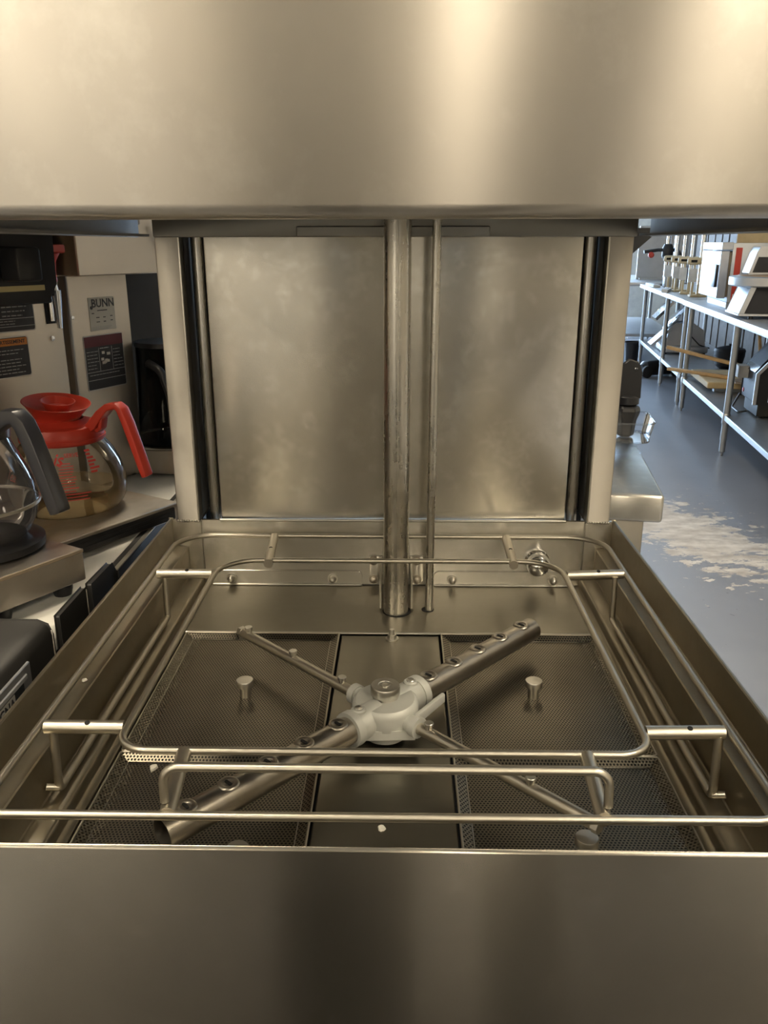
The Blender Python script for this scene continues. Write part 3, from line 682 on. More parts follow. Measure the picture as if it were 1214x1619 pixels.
# brewer at the back with the maker's plate
C3 = math.radians(90 - 24)
b3 = thing('coffee_brewer', (-.5060, .8600, CT), 'tall stainless coffee brewer with white nameplate and dark red caution label, beside the dishwasher post', 'coffee brewer', C3, None, True)
box('column', (0, .004, .004), (.136, .095, .36), 'brewer_steel', b3, .0015, 1)
box('brew_head', (-.020, -.045, .349), (.30, .095, .52), 'brewer_steel', b3, .002, 1)
box('dark_backing', (.110, .097, .004), (.36, .135, .36), 'dark_body', b3, .001, 1)  # dark sheet added behind the pot to cover the bright windows
box('corner_strip', (-.0015, .002, .004), (.0015, .006, .349), 'label_grey', b3)
for x, y in ((.01, .02), (.12, .02), (.01, .08), (.12, .08)): cyl('foot', (x, y, 0), .009, .006, 'black_plastic', b3)
np_ = plate('nameplate', .042, .100, .2605, .3135, .004, 'label_white', b3, .0008, .0008)
letters('BUNN', .0185, .0740, .3035, .0031, 'label_black', np_, True)
m = MB(); m.lathe([(.0028, 0), (.0028, .0006)], 12, Matrix.Translation((.0475, .0032, .2975)) @ Matrix.Rotation(PI / 2, 4, 'X')); m.out('maker_mark', 'label_black', np_)
mm = MB()
for x, z, w in ((.060, .2925, .022), (.047, .2885, .005), (.056, .2815, .007), (.072, .2815, .005), (.088, .2825, .005), (.056, .2745, .007), (.072, .2745, .005), (.088, .2755, .005)):
    mm.box((x, .0026, z - .0007), (x + w, .0031, z + .0007))
o = mm.out('small_print', 'label_black', np_); o['kind'] = 'stuff'
lines(np_, .045, .098, .2665, 3, .0022, .0031, 'label_grey', 12, .0007)
l3 = plate('caution_label', .022, .112, .165, .254, .004, 'label_black', b3, .003, .0008, 'label_grey')
box('red_band', (.0235, .0026, .2355), (.1105, .0032, .2525), 'label_red', l3)
for x in (.053, .083): box('label_rule', (x, .0026, .1955), (x + .0006, .0032, .2335), 'label_grey', l3)
for z in (.1945, .1815): box('label_rule', (.024, .0026, z), (.110, .0032, z + .0007), 'label_grey', l3)
lines(l3, .026, .052, .228, 6, .0055, .0028, 'label_grey', 14, .0008); lines(l3, .086, .109, .228, 6, .0055, .0028, 'label_grey', 15, .0008); lines(l3, .028, .106, .190, 1, .005, .0028, 'label_grey', 16, .0008)
hm = MB(); rnd = random.Random(4)
for k in range(9): x, z = .068 + rnd.uniform(-.009, .009), .217 + rnd.uniform(-.011, .009); hm.box((x - .003, .0024, z - .0022), (x + .003, .0031, z + .0022))
hm.out('hazard_picture', 'label_white', l3); lines(l3, .056, .081, .232, 1, .005, .0028, 'label_grey', 17)
lathe('screw', [(.0034, 0), (.0030, .0014), (.0004, .0018)], 'chrome', b3, 12, Matrix.Translation((.006, .004, .285)) @ Matrix.Rotation(PI / 2, 4, 'X'))
tube('hose', fillet([(.150, -.055, .425), (.175, -.062, .395), (.215, -.060, .365), (.23, -.05, .345)], .03), .0028, 'label_grey', b3, 8)
# warmer box with a dark server pot behind the post
wx3 = thing('hot_plate', (-.40, 1.05, CT), 'tan metal warmer box under the dark glass pot behind the dishwasher post', 'warmer', math.radians(-4), None, True)
box('warmer_body', (-.098, -.09, .003), (.12, .055, .048), 'warmer_steel', wx3, .002, 1)
box('warmer_top', (-.098, -.09, .048), (.12, .055, .051), 'white_counter', wx3, .001, 1)
for x in (-.08, .10):
    for y in (-.07, .04): cyl('foot', (x, y, 0), .008, .004, 'black_plastic', wx3)
pj = thing('server_pot', (-.403, 1.02, CT + .051), 'dark tinted glass pot with curved handle, half hidden behind the dishwasher post', 'coffee pot', 0, None, True)
lathe('pot_body', [(.066, 0), (.073, .004), (.074, .010), (.066, .022), (.060, .050), (.057, .110), (.056, .178)], 'dark_glass', pj, 36, None, False)
lathe('pot_base', [(.001, .001), (.068, .001), (.0725, .005), (.071, .008), (.001, .008)], 'black_plastic', pj, 36)
lathe('pot_rim', [(.0555, .174), (.0575, .174), (.0575, .182), (.0555, .182)], 'black_plastic', pj, 36)
tube('pot_handle', fillet([(-.020, -.058, .150), (.006, -.075, .140), (.022, -.086, .095), (.022, -.082, .045)], .03), .007, 'black_plastic', pj, 10)

# ------------------------------------------------------------------ decanters
def pot_profile(scale=1.0):
    pts = [(.050, 0), (.064, .0022), (.074, .010), (.0795, .022), (.0815, .036), (.0800, .052), (.0745, .070), (.0655, .088), (.0560, .102), (.0500, .1115)]
    # smooth it
    out = []
    P = [Vector((a, b, 0)) for a, b in pts]
    for i in range(len(P) - 1):
        p0 = P[max(i - 1, 0)]; p1 = P[i]; p2 = P[i + 1]; p3 = P[min(i + 2, len(P) - 1)]
        for k in range(4):
            t = k / 4; q = .5 * ((2 * p1) + (p2 - p0) * t + (2 * p0 - 5 * p1 + 4 * p2 - p3) * t * t + (3 * p1 - p0 - 3 * p2 + p3) * t ** 3); out.append((q.x * scale, q.y * scale))
    out.append((pts[-1][0] * scale, pts[-1][1] * scale)); return out
PROF = pot_profile()
def rad_at(z):
    for (r0, z0), (r1, z1) in zip(PROF, PROF[1:]):
        if z0 <= z <= z1: return r0 + (r1 - r0) * (z - z0) / max(z1 - z0, 1e-6)
    return .05
def glass_text(txt, size, ang, zc, parent, bold=False, out=.0006, shear=.25):
    v, f = text_mesh(txt, size, 0, bold, shear=shear)
    vv = []
    for a, b, c in v:
        z = zc + b; r = rad_at(z) + out; th = ang + a / r; vv.append((r * math.cos(th), r * math.sin(th), z))
    return link('lettering', vv, f, 'red_print', parent)
def band(name, prof, w, mat, parent, rot):
    # a flat handle: outline points (r, z) swept to a width across
    m = MB(); n = len(prof)
    for k in range(n - 1): pass
    vs = []; 
    for i, (r, z, t) in enumerate(prof):
        p = Vector((prof[max(i - 1, 0)][0], prof[max(i - 1, 0)][1])); q = Vector((prof[min(i + 1, n - 1)][0], prof[min(i + 1, n - 1)][1])); d = (q - p).normalized(); nn = Vector((-d.y, d.x)) * t
        for (a, y) in ((nn, -w), (nn, w), (-nn, w), (-nn, -w)): vs.append((r + a.x, y, z + a.y))
    fs = []
    for i in range(n - 1):
        for k in range(4): k2 = (k + 1) % 4; fs.append((i * 4 + k, i * 4 + k2, (i + 1) * 4 + k2, (i + 1) * 4 + k))
    fs += [(3, 2, 1, 0), tuple((n - 1) * 4 + k for k in range(4))]
    Mz = Matrix.Rotation(rot, 3, 'Z'); m.add([tuple(Mz @ Vector(v)) for v in vs], fs)
    return m.out(name, mat, parent, None, .0022, 2)
rp = thing('coffee_decanter', (-.4690, .6840, CT + .0295), 'round glass coffee decanter with red plastic collar, lid and handle, stained inside', 'decanter', 0, None, True)
lathe('glass_bowl', [q for q in PROF if q[1] >= .030], 'pot_glass', rp, 48, None, False, 80)
lo_ = [q for q in PROF if q[1] <= .034]
lathe('stained_bottom', [(.0005, .0010)] + lo_, 'pot_residue', rp, 48, None, False, 80)
HR = math.radians(-16)
cl = lathe('collar', [(.0485, .113), (.0560, .1015), (.0575, .104), (.0570, .116), (.0535, .1235), (.0430, .127), (.0330, .1285), (.0310, .132), (.0480, .126)], 'red_plastic', rp, 44, None, False)
Ml = Matrix.Translation((-.006, 0, .1265)) @ Matrix.Rotation(math.radians(8), 4, 'Y') @ Matrix.Rotation(math.radians(5), 4, 'X')
ld = lathe('lid', [(.0300, -.002), (.0300, .007), (.0345, .015), (.0450, .0285), (.0462, .0295), (.0450, .0298), (.0330, .0200), (.0230, .0160), (.0005, .0150)], 'red_plastic', rp, 40, Ml)
lathe('lid_cup', [(.0145, .0155), (.0185, .0240), (.0235, .0320), (.0222, .0322), (.0150, .0235), (.0005, .0225)], 'red_plastic', ld, 32, Ml @ Matrix.Translation((.002, 0, 0)))
band('handle', [(.044, .1180, .0060), (.056, .1270, .0070), (.070, .1430, .0062), (.083, .1535, .0050), (.097, .1560, .0045), (.103, .1510, .0048), (.110, .1330, .0050), (.122, .0940, .0048), (.131, .0640, .0044), (.133, .0580, .0040)], .0095, 'red_plastic', rp, HR)
band('handle_brace', [(.060, .118, .0030), (.068, .1235, .0030), (.0715, .138, .0030)], .0075, 'red_plastic', rp, HR)
lathe('collar_clip', [(.0566, .1045), (.0588, .1045), (.0588, .1085), (.0566, .1085)], 'red_plastic', rp, 44, None, False)
A0 = math.radians(-90)
glass_text('Tea', .020, A0 - .80, .062, rp); glass_text('This', .022, A0 + .06, .087, rp, True)
glass_text('SERVE', .007, A0 + .52, .092, rp, True, .0006, 0)
m = MB(); rnd = random.Random(21)
def strip_print(ang0, ang1, z, h):
    n = 6; vs = []; 
    for k in range(n + 1):
        a = ang0 + (ang1 - ang0) * k / n
        for zz in (z, z + h): r = rad_at(zz) + .0006; vs.append((r * math.cos(a), r * math.sin(a), zz))
    m.add(vs, [(2 * k, 2 * k + 2, 2 * k + 3, 2 * k + 1) for k in range(n)])
for k in range(9): strip_print(A0 + .26, A0 + .26 + rnd.uniform(.20, .30), .082 - .0035 * k, .0011)
for k in range(7): strip_print(A0 + .82, A0 + .82 + rnd.uniform(.10, .22), .094 - .0045 * k, .0028)
for k in range(5): strip_print(A0 + .20, A0 + .20 + rnd.uniform(.30, .55), .050 - .0042 * k, .0014)
o = m.out('small_print', 'red_print', rp); o['kind'] = 'stuff'
# black-handled decanter on the near warmer
kp = thing('coffee_decanter', (-.4780, .4430, CT + .0565), 'clear coffee decanter with black curved handle on the nearest warmer', 'decanter', 0, None, True)
lathe('pot_foot', [(.0005, 0), (.064, 0), (.070, .002), (.070, .010), (.060, .015), (.0005, .015)], 'black_plastic', kp, 40)
lathe('lower_bowl', [(.050, .015), (.057, .022), (.0640, .036), (.0680, .050), (.0690, .054)], 'grey_glass', kp, 48, None, False, 80)
lathe('seam_ring', [(.0690, .0530), (.0705, .0535), (.0705, .0570), (.0690, .0575)], 'bolt_steel', kp, 48, None, False)
lathe('upper_bowl', [(.0690, .0570), (.0684, .066), (.0650, .082), (.0580, .100), (.0500, .118), (.0440, .134), (.0420, .142)], 'grey_glass', kp, 48, None, False, 80)
lathe('collar', [(.0420, .132), (.0480, .132), (.0495, .150), (.0440, .156), (.0300, .158), (.0300, .154)], 'black_handle', kp, 36, None, False)
band('handle', [(.040, .1430, .0080), (.056, .1530, .0085), (.072, .1620, .0085), (.084, .1630, .0080), (.093, .1550, .0085), (.100, .1400, .0085), (.108, .1180, .0085), (.117, .0920, .0080), (.125, .0690, .0080), (.128, .0600, .0072)], .0095, 'black_handle', kp, math.radians(-22))

# ------------------------------------------------------------------ black appliances low on the left
ba = thing('black_cabinet', (-.60, .16, 0), 'black boxy appliance with a framed glass panel, low beside the dishwasher tank', 'cabinet')
MB().prism([(-.80, .50), (-.360, .50), (-.360, .884), (-.364, .895), (-.374, .8995), (-.80, .8995)], 'y', -.10, .337).out('shell', 'black_matte', ba, None, .002, 2)
box('base', (-.78, -.08, 0), (-.38, .32, .50), 'black_matte', ba)
box('shell_edge', (-.3610, .3355, .60), (-.3590, .3378, .889), 'bolt_steel', ba, .0004, 1)
fr = box('panel_frame', (-.360, .00, .78), (-.3565, .274, .886), 'frame_grey', ba, .001, 1)
box('panel_rail', (-.3568, .00, .873), (-.3545, .262, .879), 'label_grey', fr, .001, 1)
box('panel_glass', (-.3567, .00, .785), (-.3560, .255, .872), 'dark_gap', fr)
pg = box('panel_tag', (-.3561, .14, .853), (-.3553, .2335, .8715), 'label_white', fr)
v, f = text_mesh('GNA', .0145, .0002, True, 'RIGHT')
link('lettering', [(-.3551 + c, .2322 + a, .8640 + b) for a, b, c in v], f, 'label_black', pg)

# ------------------------------------------------------------------ steel cabinet behind the dishwasher on the right
G = math.radians(-8.5)
sc_ = thing('steel_cabinet', (.36, .83, 0), 'stainless steel work cabinet with rounded top edge behind the right dishwasher post', 'cabinet', G, None, True)
box('top', (-.10, -.012, .852), (.075, .62, .899), 'panel_steel', sc_, .006, 3)
box('body', (-.09, .004, .08), (.049, .60, .852), 'post_steel', sc_, .003, 2)
for x in (-.07, .03):
    for y in (.03, .57): cyl('leg', (x, y, 0), .015, .085, 'galv_steel', sc_)
bn = thing('clear_bin', (.448, 1.225, .8995), 'clear plastic bin on the steel cabinet behind the post', 'bin', G, None, True)
def rring(w, d, r, n=5):
    p = []
    for cx, cy, s in ((w - r, d - r, 0), (-w + r, d - r, 1), (-w + r, -d + r, 2), (w - r, -d + r, 3)):
        for k in range(n): a = PI / 2 * (s + k / (n - 1)); p.append((cx + r * math.cos(a), cy + r * math.sin(a)))
    return p
m = MB(); r0 = rring(.070, .060, .022); r1 = rring(.078, .068, .025); n = len(r0)
m.add([(x, y, .001) for x, y in r0] + [(x, y, .042) for x, y in r1], [(k, (k + 1) % n, n + (k + 1) % n, n + k) for k in range(n)] + [tuple(range(n))])
m.out('bin_shell', 'clear_plastic', bn, 50)
MB().tube([(x, y, .042) for x, y in r1], .0016, 8, True).out('bin_rim', 'clear_plastic', bn, 60)
MB().tube([(x, y, .0025) for x, y in r0], .0016, 8, True).out('bin_foot', 'clear_plastic', bn, 60)
hm_ = thing('hand_mixer', (.4760, 1.225, .9020), 'black plastic hand mixer standing in the clear bin', 'mixer', G, None, True)
MB().lathe([(.015, 0), (.018, .005), (.021, .034), (.026, .048), (.027, .054), (.025, .062), (.019, .065)], 6).out('collar', 'black_plastic', hm_, 20, .002, 1)
MB().lathe([(.016, .065), (.022, .068), (.022, .082), (.017, .086)], 20).out('dial', 'black_plastic', hm_, 40)
MB().prism([(-.014, .086), (.017, .086), (.016, .132), (.011, .147), (-.003, .151), (-.012, .144), (-.015, .130)], 'y', -.013, .013).out('grip', 'black_plastic', hm_, None, .005, 3)
box('switch', (.005, -.0150, .138), (.012, -.012, .142), 'chrome', hm_, .001, 1)
box('bracket', (-.046, -.015, .060), (-.024, .015, .105), 'galv_steel', hm_, .004, 2)

# ------------------------------------------------------------------ work tables along the far right wall
TL = ['near', 'middle', 'far']
def work_table(s0, s1, t0, t1, label, legs, zt=.862, zs=.262, mats=('table_steel', 'galv_steel'), caster=None):
    c = R((s0 + s1) / 2, (t0 + t1) / 2, 0)
    th = thing('work_table', c, label, 'table', -RA, 'steel work tables along the right wall', True)
    hs, ht = (s1 - s0) / 2, (t1 - t0) / 2
    box('tabletop', (-hs, -ht, zt - .04), (hs, ht, zt), mats[0], th, .005, 2)
    box('undershelf', (-hs + .04, -ht + .05, zs - .035), (hs - .04, ht - .05, zs), mats[1], th, .004, 1)
    for tt in legs:
        for ss in (s0 + .055, s1 - .055):
            lg = MB().lathe([(.0205, .10), (.0205, zt - .04)], 18, Matrix.Translation((ss - (s0 + s1) / 2, tt - (t0 + t1) / 2, 0))).out('leg', 'galv_steel', th, 40)
            lathe('foot', [(.009, 0), (.011, .02), (.0185, .025), (.0185, .10)], 'galv_steel', lg, 16, Matrix.Translation((ss - (s0 + s1) / 2, tt - (t0 + t1) / 2, 0)))
            lathe('shelf_socket', [(.0215, zs - .06), (.024, zs - .055), (.024, zs + .004), (.0215, zs + .008)], 'table_steel', lg, 18, Matrix.Translation((ss - (s0 + s1) / 2, tt - (t0 + t1) / 2, 0)))
    return th
work_table(-.055, .72, -2.6, 1.615, 'nearest long steel work table with undershelf, carrying the steel cabinet and the round-platter machine', (-2.4, 0.0, 1.50))
work_table(-.045, .72, 1.655, 4.40, 'middle steel work table carrying a row of chrome stands with cream brackets', (1.76, 2.74, 4.28))
work_table(-.30, .48, 4.55, 7.0, 'farthest bright steel work table near the shop windows', (4.66, 6.85), .872, .30)
ZT = .862; ZS = .262
def rthing(name, s, t, z, label, cat, rot=0.0, group=None): return thing(name, R(s, t, z), label, cat, -RA + rot, group, True)
# steel cabinet with red stripe (door faces the aisle)
cb = rthing('food_cabinet', .27, 1.02, ZT, 'stainless countertop cabinet with black handle, yellow sticker and red side stripe', 'cabinet')
box('body', (-.20, -.32, .04), (.24, .32, .425), 'galv_steel', cb, .004, 2)
dr = box('door', (-.268, -.31, .065), (-.212, .32, .375), 'table_steel', cb, .004, 1)
box('door_gasket', (-.212, -.30, .075), (-.200, .31, .365), 'brown_trim', cb)
box('top_band', (-.270, -.325, .380), (-.198, .325, .430), 'table_steel', cb, .003, 1)
box('handle', (-.284, -.27, .135), (-.268, -.15, .285), 'black_plastic', dr, .004, 2)
box('sticker', (-.2695, -.22, .300), (-.268, -.15, .362), 'yellow_sticker', dr)
box('side_stripe', (-.178, -.3225, .03), (-.138, -.320, .395), 'red_stripe', cb)
box('stripe_tag', (-.168, -.3240, .070), (-.146, -.3225, .095), 'white_paper', cb)
box('base_box', (-.20, -.31, 0), (.23, .31, .04), 'table_steel', cb, .002, 1)
# machine with round platter
pm = rthing('platter_machine', .145, -.02, ZT, 'dark countertop machine with round metal platter and sloped hood panel', 'machine')
MB().prism([(-.17, .03), (.22, .03), (.22, .175), (-.12, .175)], 'y', -.16, .14).out('body', 'dark_body', pm, None, .006, 2)
MB().prism([(-.195, .028), (-.170, .028), (-.118, .18), (-.143, .18)], 'y', -.17, .15).out('front_guard', 'galv_steel', pm, None, .003, 1)
box('base_plate', (-.20, -.18, .018), (.24, .16, .032), 'table_steel', pm, .003, 1)
for x in (-.12, .20):
    for y in (-.14, .12): cyl('foot', (x, y, 0), .014, .019, 'black_plastic', pm)
lathe('platter', [(.001, .180), (.235, .180), (.250, .188), (.250, .232), (.242, .238), (.001, .238)], 'table_steel', pm, 48, Matrix.Translation((.02, -.0, 0)))
lathe('platter_crumbs', [(.001, .238), (.205, .238), (.200, .245), (.001, .247)], 'peel_brown', pm, 40, Matrix.Translation((.02, -.0, 0)))
MB().prism([(-.125, .250), (.24, .250), (.24, .400), (-.075, .400), (-.092, .370)], 'y', .0, .19).out('hood_panel', 'table_steel', pm, None, .004, 1)
MB().prism([(-.108, .258), (.23, .258), (.23, .345), (-.084, .345)], 'y', -.005, .001).out('hood_window', 'dark_body', pm)
lathe('side_knob', [(.018, 0), (.018, .02), (.012, .026)], 'black_plastic', pm, 16, Matrix.Translation((.00, -.165, .11)) @ Matrix.Rotation(PI / 2, 4, 'X'))
lathe('side_knob', [(.014, 0), (.014, .02), (.010, .026)], 'cream_plastic', pm, 16, Matrix.Translation((.06, -.165, .14)) @ Matrix.Rotation(PI / 2, 4, 'X'))
# things behind them
bd = rthing('plywood_board', .50, 1.46, ZT, 'tan plywood board leaning behind the striped cabinet', 'board')
MB().prism([(-.24, 0), (.16, 0), (.16, .58), (-.24, .58)], 'y', -.009, .009).out('panel', 'ply_board', bd, None, .002, 1)
ms = rthing('steel_box', .46, .42, ZT, 'pale steel box with stepped top behind the round-platter machine', 'appliance')
box('body', (-.12, -.10, .012), (.14, .10, .36), 'galv_steel', ms, .004, 1); box('top_step', (-.12, -.06, .36), (.14, .10, .50), 'table_steel', ms, .004, 1); box('lid', (-.135, -.105, .36), (.15, -.055, .375), 'table_steel', ms, .003, 1)
for x in (-.1, .12):
    for y in (-.08, .08): cyl('foot', (x, y, 0), .012, .013, 'black_plastic', ms)
# row of chrome stands with cream brackets
order = ['nearest', 'second', 'third', 'farthest']
def stand(s, t, i):
    th = rthing('chrome_stand', s, t, ZT, '%s of four chrome stands with cream slotted bracket and white tag' % order[i], 'stand', random.Random(i).uniform(-.15, .15), 'chrome stands on the middle table')
    tube('column', [(0, 0, .10), (.0, 0, .62)], .019, 'chrome', th, 16)
    br_ = box('bracket', (-.115, -.022, .255), (.06, .022, .315), 'cream_plastic', th, .018, 3)
    box('bracket_slot', (-.090, -.0235, .275), (-.040, -.0205, .295), 'slot_black', br_, .004, 1)
    box('lower_post', (-.018, -.015, .02), (.018, .015, .255), 'cream_plastic', th, .004, 1)
    box('brace', (-.065, -.010, .0), (-.045, .010, .255), 'cream_plastic', th, .003, 1)
    box('base', (-.075, -.04, 0), (.06, .04, .02), 'cream_plastic', th, .004, 1)
    tg = box('tag', (-.095, -.030, .120), (-.035, -.028, .225), 'white_paper', th)
    tube('tag_string', [(-.065, -.029, .225), (-.065, -.024, .260)], .0015, 'label_grey', tg, 6)
for i, (s, t) in enumerate(((.125, 2.0), (.12, 2.40), (.12, 2.80), (.12, 3.22))): stand(s, t, i)
cr = rthing('chrome_tap', .36, 1.80, ZT, 'chrome tap with red cap standing behind the striped cabinet', 'tap')
tube('stem', [(0, 0, 0), (0, 0, .50)], .012, 'chrome', cr, 12); tube('arm', [(-.02, 0, .44), (.16, 0, .46)], .010, 'cream_plastic', cr, 10); cyl('red_cap', (0, 0, .50), .022, .035, 'red_plastic', cr)
lathe('base', [(.05, 0), (.05, .012), (.014, .016)], 'chrome', cr, 20)
bt = rthing('black_tap_head', .16, 4.05, ZT, 'black tap head with chrome pipes and red knob near the shop window', 'tap')
tube('post', [(0, 0, 0), (0, 0, .62)], .022, 'chrome', bt, 14)
MB().lathe([(.045, .27), (.06, .30), (.06, .38), (.04, .42)], 14).out('head', 'black_plastic', bt, 40)
tube('cross_pipe', fillet([(-.24, 0, .34), (-.10, 0, .36), (.10, 0, .36), (.18, 0, .22)], .04), .018, 'black_plastic', bt, 12)
tube('side_pipe', [(.08, .02, .0), (.08, .02, .62)], .016, 'chrome', bt, 12)
lathe('red_knob', [(.030, 0), (.030, .03), (.02, .04)], 'red_plastic', bt, 16, Matrix.Translation((-.17, -.02, .31)) @ Matrix.Rotation(PI / 2, 4, 'X'))
lathe('base', [(.07, 0), (.07, .012), (.025, .018)], 'black_plastic', bt, 20)
for i, (s, t, w, l, h) in enumerate(((.0, 3.75, .035, .42, .028), (-.014, 2.75, .028, .36, .03))):
    o = rthing('white_package', s, t, ZT, ['long white package lying on the middle table near the black tap head', 'white package lying at the foot of the chrome stands'][i], 'package', .06 - .3 * i, 'white packages on the middle table')
    box('carton', (-w, -l / 2, 0), (w, l / 2, h), 'white_paper', o, .004, 1); box('flap', (-w + .004, -l / 2 + .004, h), (w * .2, l / 2 - .004, h + .004), 'white_paper', o)
gb = rthing('grey_bin', .16, 3.66, ZT, 'small grey clear box below the black tap head', 'box')
box('tub', (-.07, -.07, 0), (.07, .07, .10), 'label_grey', gb, .006, 2); box('tub_lid', (-.075, -.075, .10), (.075, .075, .112), 'white_paper', gb, .003, 1)
# bright sheet panel far away
ws = rthing('upright_panel', .30, 5.4, .872, 'blue-grey upright panel standing on the farthest table', 'panel')
box('panel', (-.28, -.02, 0), (.30, .02, .62), 'galv_steel', ws, .004, 1); box('panel_foot', (-.25, -.10, 0), (.27, -.02, .02), 'galv_steel', ws); box('panel_foot', (-.25, .02, 0), (.27, .10, .02), 'galv_steel', ws)
# undershelf: meat slicer
sl = rthing('meat_slicer', .25, 3.25, ZS, 'chrome meat slicer with slanted blade on the undershelf of the middle table', 'slicer')
box('base', (-.20, -.22, .015), (.22, .24, .075), 'table_steel', sl, .012, 2)
MB().prism([(-.16, .075), (.20, .075), (.17, .22), (.06, .29), (-.06, .27), (-.13, .18)], 'y', -.10, .13).out('motor_housing', 'table_steel', sl, None, .012, 2)
lathe('blade', [(.001, 0), (.15, 0), (.155, .004), (.15, .008), (.001, .012)], 'chrome', sl, 36, Matrix.Translation((-.07, .05, .33)) @ Matrix.Rotation(math.radians(-48), 4, 'Y'))
MB().prism([(-.28, .33), (-.265, .315), (-.12, .475), (-.135, .49)], 'y', -.12, .16).out('carriage', 'chrome', sl, None, .003, 1)
MB().prism([(-.30, .075), (-.285, .065), (-.06, .28), (-.075, .295)], 'y', -.12, .14).out('slice_tray', 'table_steel', sl, None, .003, 1)
cyl('dial', (-.20, -.20, .045), .022, .03, 'black_plastic', sl, 16, 'x')
tube('power_cord', fillet([(.02, -.12, .26), (.06, -.17, .17), (.14, -.19, .09), (.24, -.17, .06)], .06), .006, 'black_plastic', sl, 8)
for x in (-.17, .19):
    for y in (-.18, .20): cyl('foot', (x, y, 0), .016, .016, 'black_plastic', sl)
# boards and peels
fb = rthing('wood_board', .30, 1.13, ZS, 'thick pale wooden board lying on the undershelf of the nearest table', 'board')
box('slab', (-.26, -.30, .028), (.30, .36, .075), 'ply_board', fb, .006, 1)
for y in (-.22, .28): box('batten', (-.20, y - .03, 0), (.26, y + .03, .028), 'galv_steel', fb)
def peel(s, t, z, rot, tilt, i):
    th = rthing('wooden_peel', s, t, z, ['wooden pizza peel lying flat with brown blade on the wooden board', 'wooden peel handle slanting above the flat peel', 'short wooden handle sticking up behind the peels'][i], 'peel', rot, 'wooden peels on the undershelf')
    th.rotation_euler = (tilt, 0, -RA + rot)
    box('handle', (-.016, -.05, .001), (.016, .52, .027), 'wood', th, .006, 2)
    MB().prism([(-.05, -.10), (.05, -.10), (.15, -.18), (.15, -.44), (-.15, -.44), (-.15, -.18)], 'z', .004, .016).out('blade', 'peel_brown' if i == 0 else 'ply_board', th, None, .003, 1)
peel(.20, 1.0, ZS + .076, .75, 0.0, 0)
peel(.24, 1.02, ZS + .170, 1.0, .16, 1)
hd_ = rthing('wooden_paddle', .52, 1.30, ZS + .075, 'short wooden paddle shaft sticking up behind the peels', 'paddle')
tube('shaft', [(.0, 0, .0), (-.03, .10, .30)], [.016, .013], 'wood', hd_, 12); lathe('ferrule', [(.019, .0), (.019, .05)], 'galv_steel', hd_, 12)
dk = rthing('dark_pot', .46, 2.12, ZS, 'dark round lidded pot at the back of the middle undershelf', 'pot')
lathe('bowl', [(.07, 0), (.11, .03), (.125, .11), (.125, .15), (.118, .15), (.11, .07), (.001, .02)], 'dark_body', dk, 28)
lathe('lid', [(.13, .15), (.12, .17), (.045, .19), (.015, .195), (.015, .21), (.001, .21)], 'dark_body', dk, 28)
# dark machine with angled chrome edge on the undershelf
tm = rthing('toaster_machine', .32, .10, ZS, 'black countertop grill machine with angled chrome edges on the undershelf', 'machine')
MB().prism([(-.19, .09), (.24, .09), (.24, .47), (-.02, .47), (-.19, .27)], 'y', -.20, .14).out('body', 'dark_body', tm, None, .006, 1)
MB().prism([(-.205, .085), (-.185, .085), (-.185, .268), (-.012, .475), (-.03, .485), (-.205, .275)], 'y', -.212, -.198).out('front_edge', 'table_steel', tm)
MB().prism([(-.03, .475), (.0, .475), (.0, .50), (-.03, .50)], 'y', -.21, .15).out('top_bar', 'table_steel', tm, None, .005, 1)
MB().prism([(-.20, .275), (-.185, .268), (-.02, .470), (-.035, .480)], 'y', -.15, .13).out('glass_flap', 'dark_glass', tm)
box('side_plate', (-.255, .02, .215), (-.19, .13, .290), 'label_grey', tm, .003, 1)
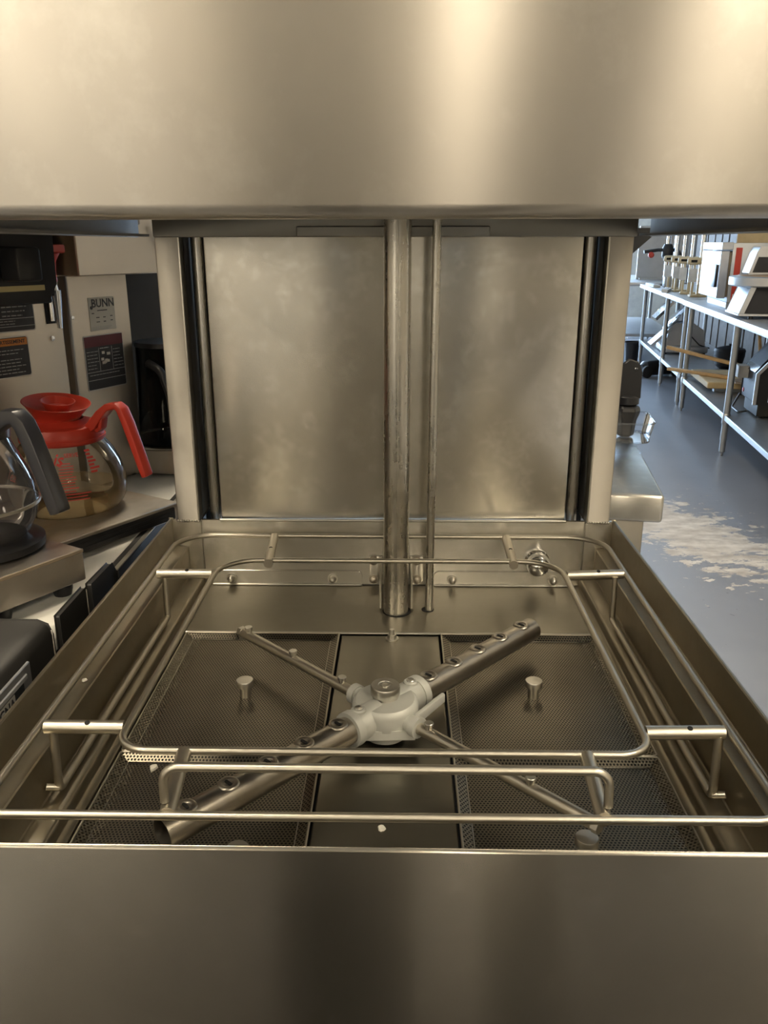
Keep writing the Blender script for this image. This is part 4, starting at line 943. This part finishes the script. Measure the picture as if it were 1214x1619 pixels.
box('badge', (.03, -.2035, .20), (.13, -.200, .255), 'label_grey', tm, .002, 1)
box('drawer', (-.17, -.195, .012), (.20, .12, .09), 'black_matte', tm, .003, 1); box('drawer_pull', (-.10, -.205, .020), (-.02, -.195, .034), 'bolt_steel', tm, .002, 1)
tube('rack_wire', fillet([(-.20, .13, .10), (-.24, .13, .01), (-.24, -.05, .01), (-.19, -.05, .02)], .02), .006, 'black_plastic', tm, 8)
cyl('lamp_red', (-.195, .10, .13), .014, .012, 'red_plastic', tm, 12, 'x')
for x in (-.14, .18):
    for y in (-.16, .09): cyl('foot', (x, y, 0), .014, .013, 'black_plastic', tm)
wp = rthing('wood_block', .215, -.32, ZS, 'light wooden block by the black grill machine', 'block')
box('block', (-.03, -.04, 0), (.03, .04, .13), 'ply_board', wp, .003, 1); box('block_cap', (-.06, -.05, .13), (.06, .05, .26), 'galv_steel', wp, .004, 1)
# black canister lying on the floor under the middle table
bc = rthing('floor_canister', .02, 3.35, 0, 'black canister with wheels lying on the floor under the middle table', 'canister', .5)
MB().tube([(-.14, 0, .085), (-.10, 0, .085), (.20, 0, .085), (.26, 0, .085)], [.04, .075, .075, .05], 18).out('drum', 'black_plastic', bc, 40)
for y in (-.08, .08): lathe('wheel', [(.05, -.016), (.06, -.012), (.06, .012), (.05, .016)], 'black_matte', bc, 20, Matrix.Translation((-.12, y, .06)) @ Matrix.Rotation(PI / 2, 4, 'X'))
for y in (-.07, .07): lathe('wheel', [(.03, -.012), (.04, -.008), (.04, .008), (.03, .012)], 'black_matte', bc, 16, Matrix.Translation((.22, y, .04)) @ Matrix.Rotation(PI / 2, 4, 'X'))
bg = rthing('black_bucket', -.05, 4.55, 0, 'black round bucket on the floor below the farthest table', 'bucket')
lathe('pail', [(.07, 0), (.09, .20), (.10, .205), (.10, .215), (.085, .215), (.07, .02), (.001, .02)], 'black_plastic', bg, 24); tube('bail', fillet([(-.095, 0, .20), (-.09, -.04, .26), (.09, -.04, .26), (.095, 0, .20)], .03), .004, 'chrome', bg, 8)
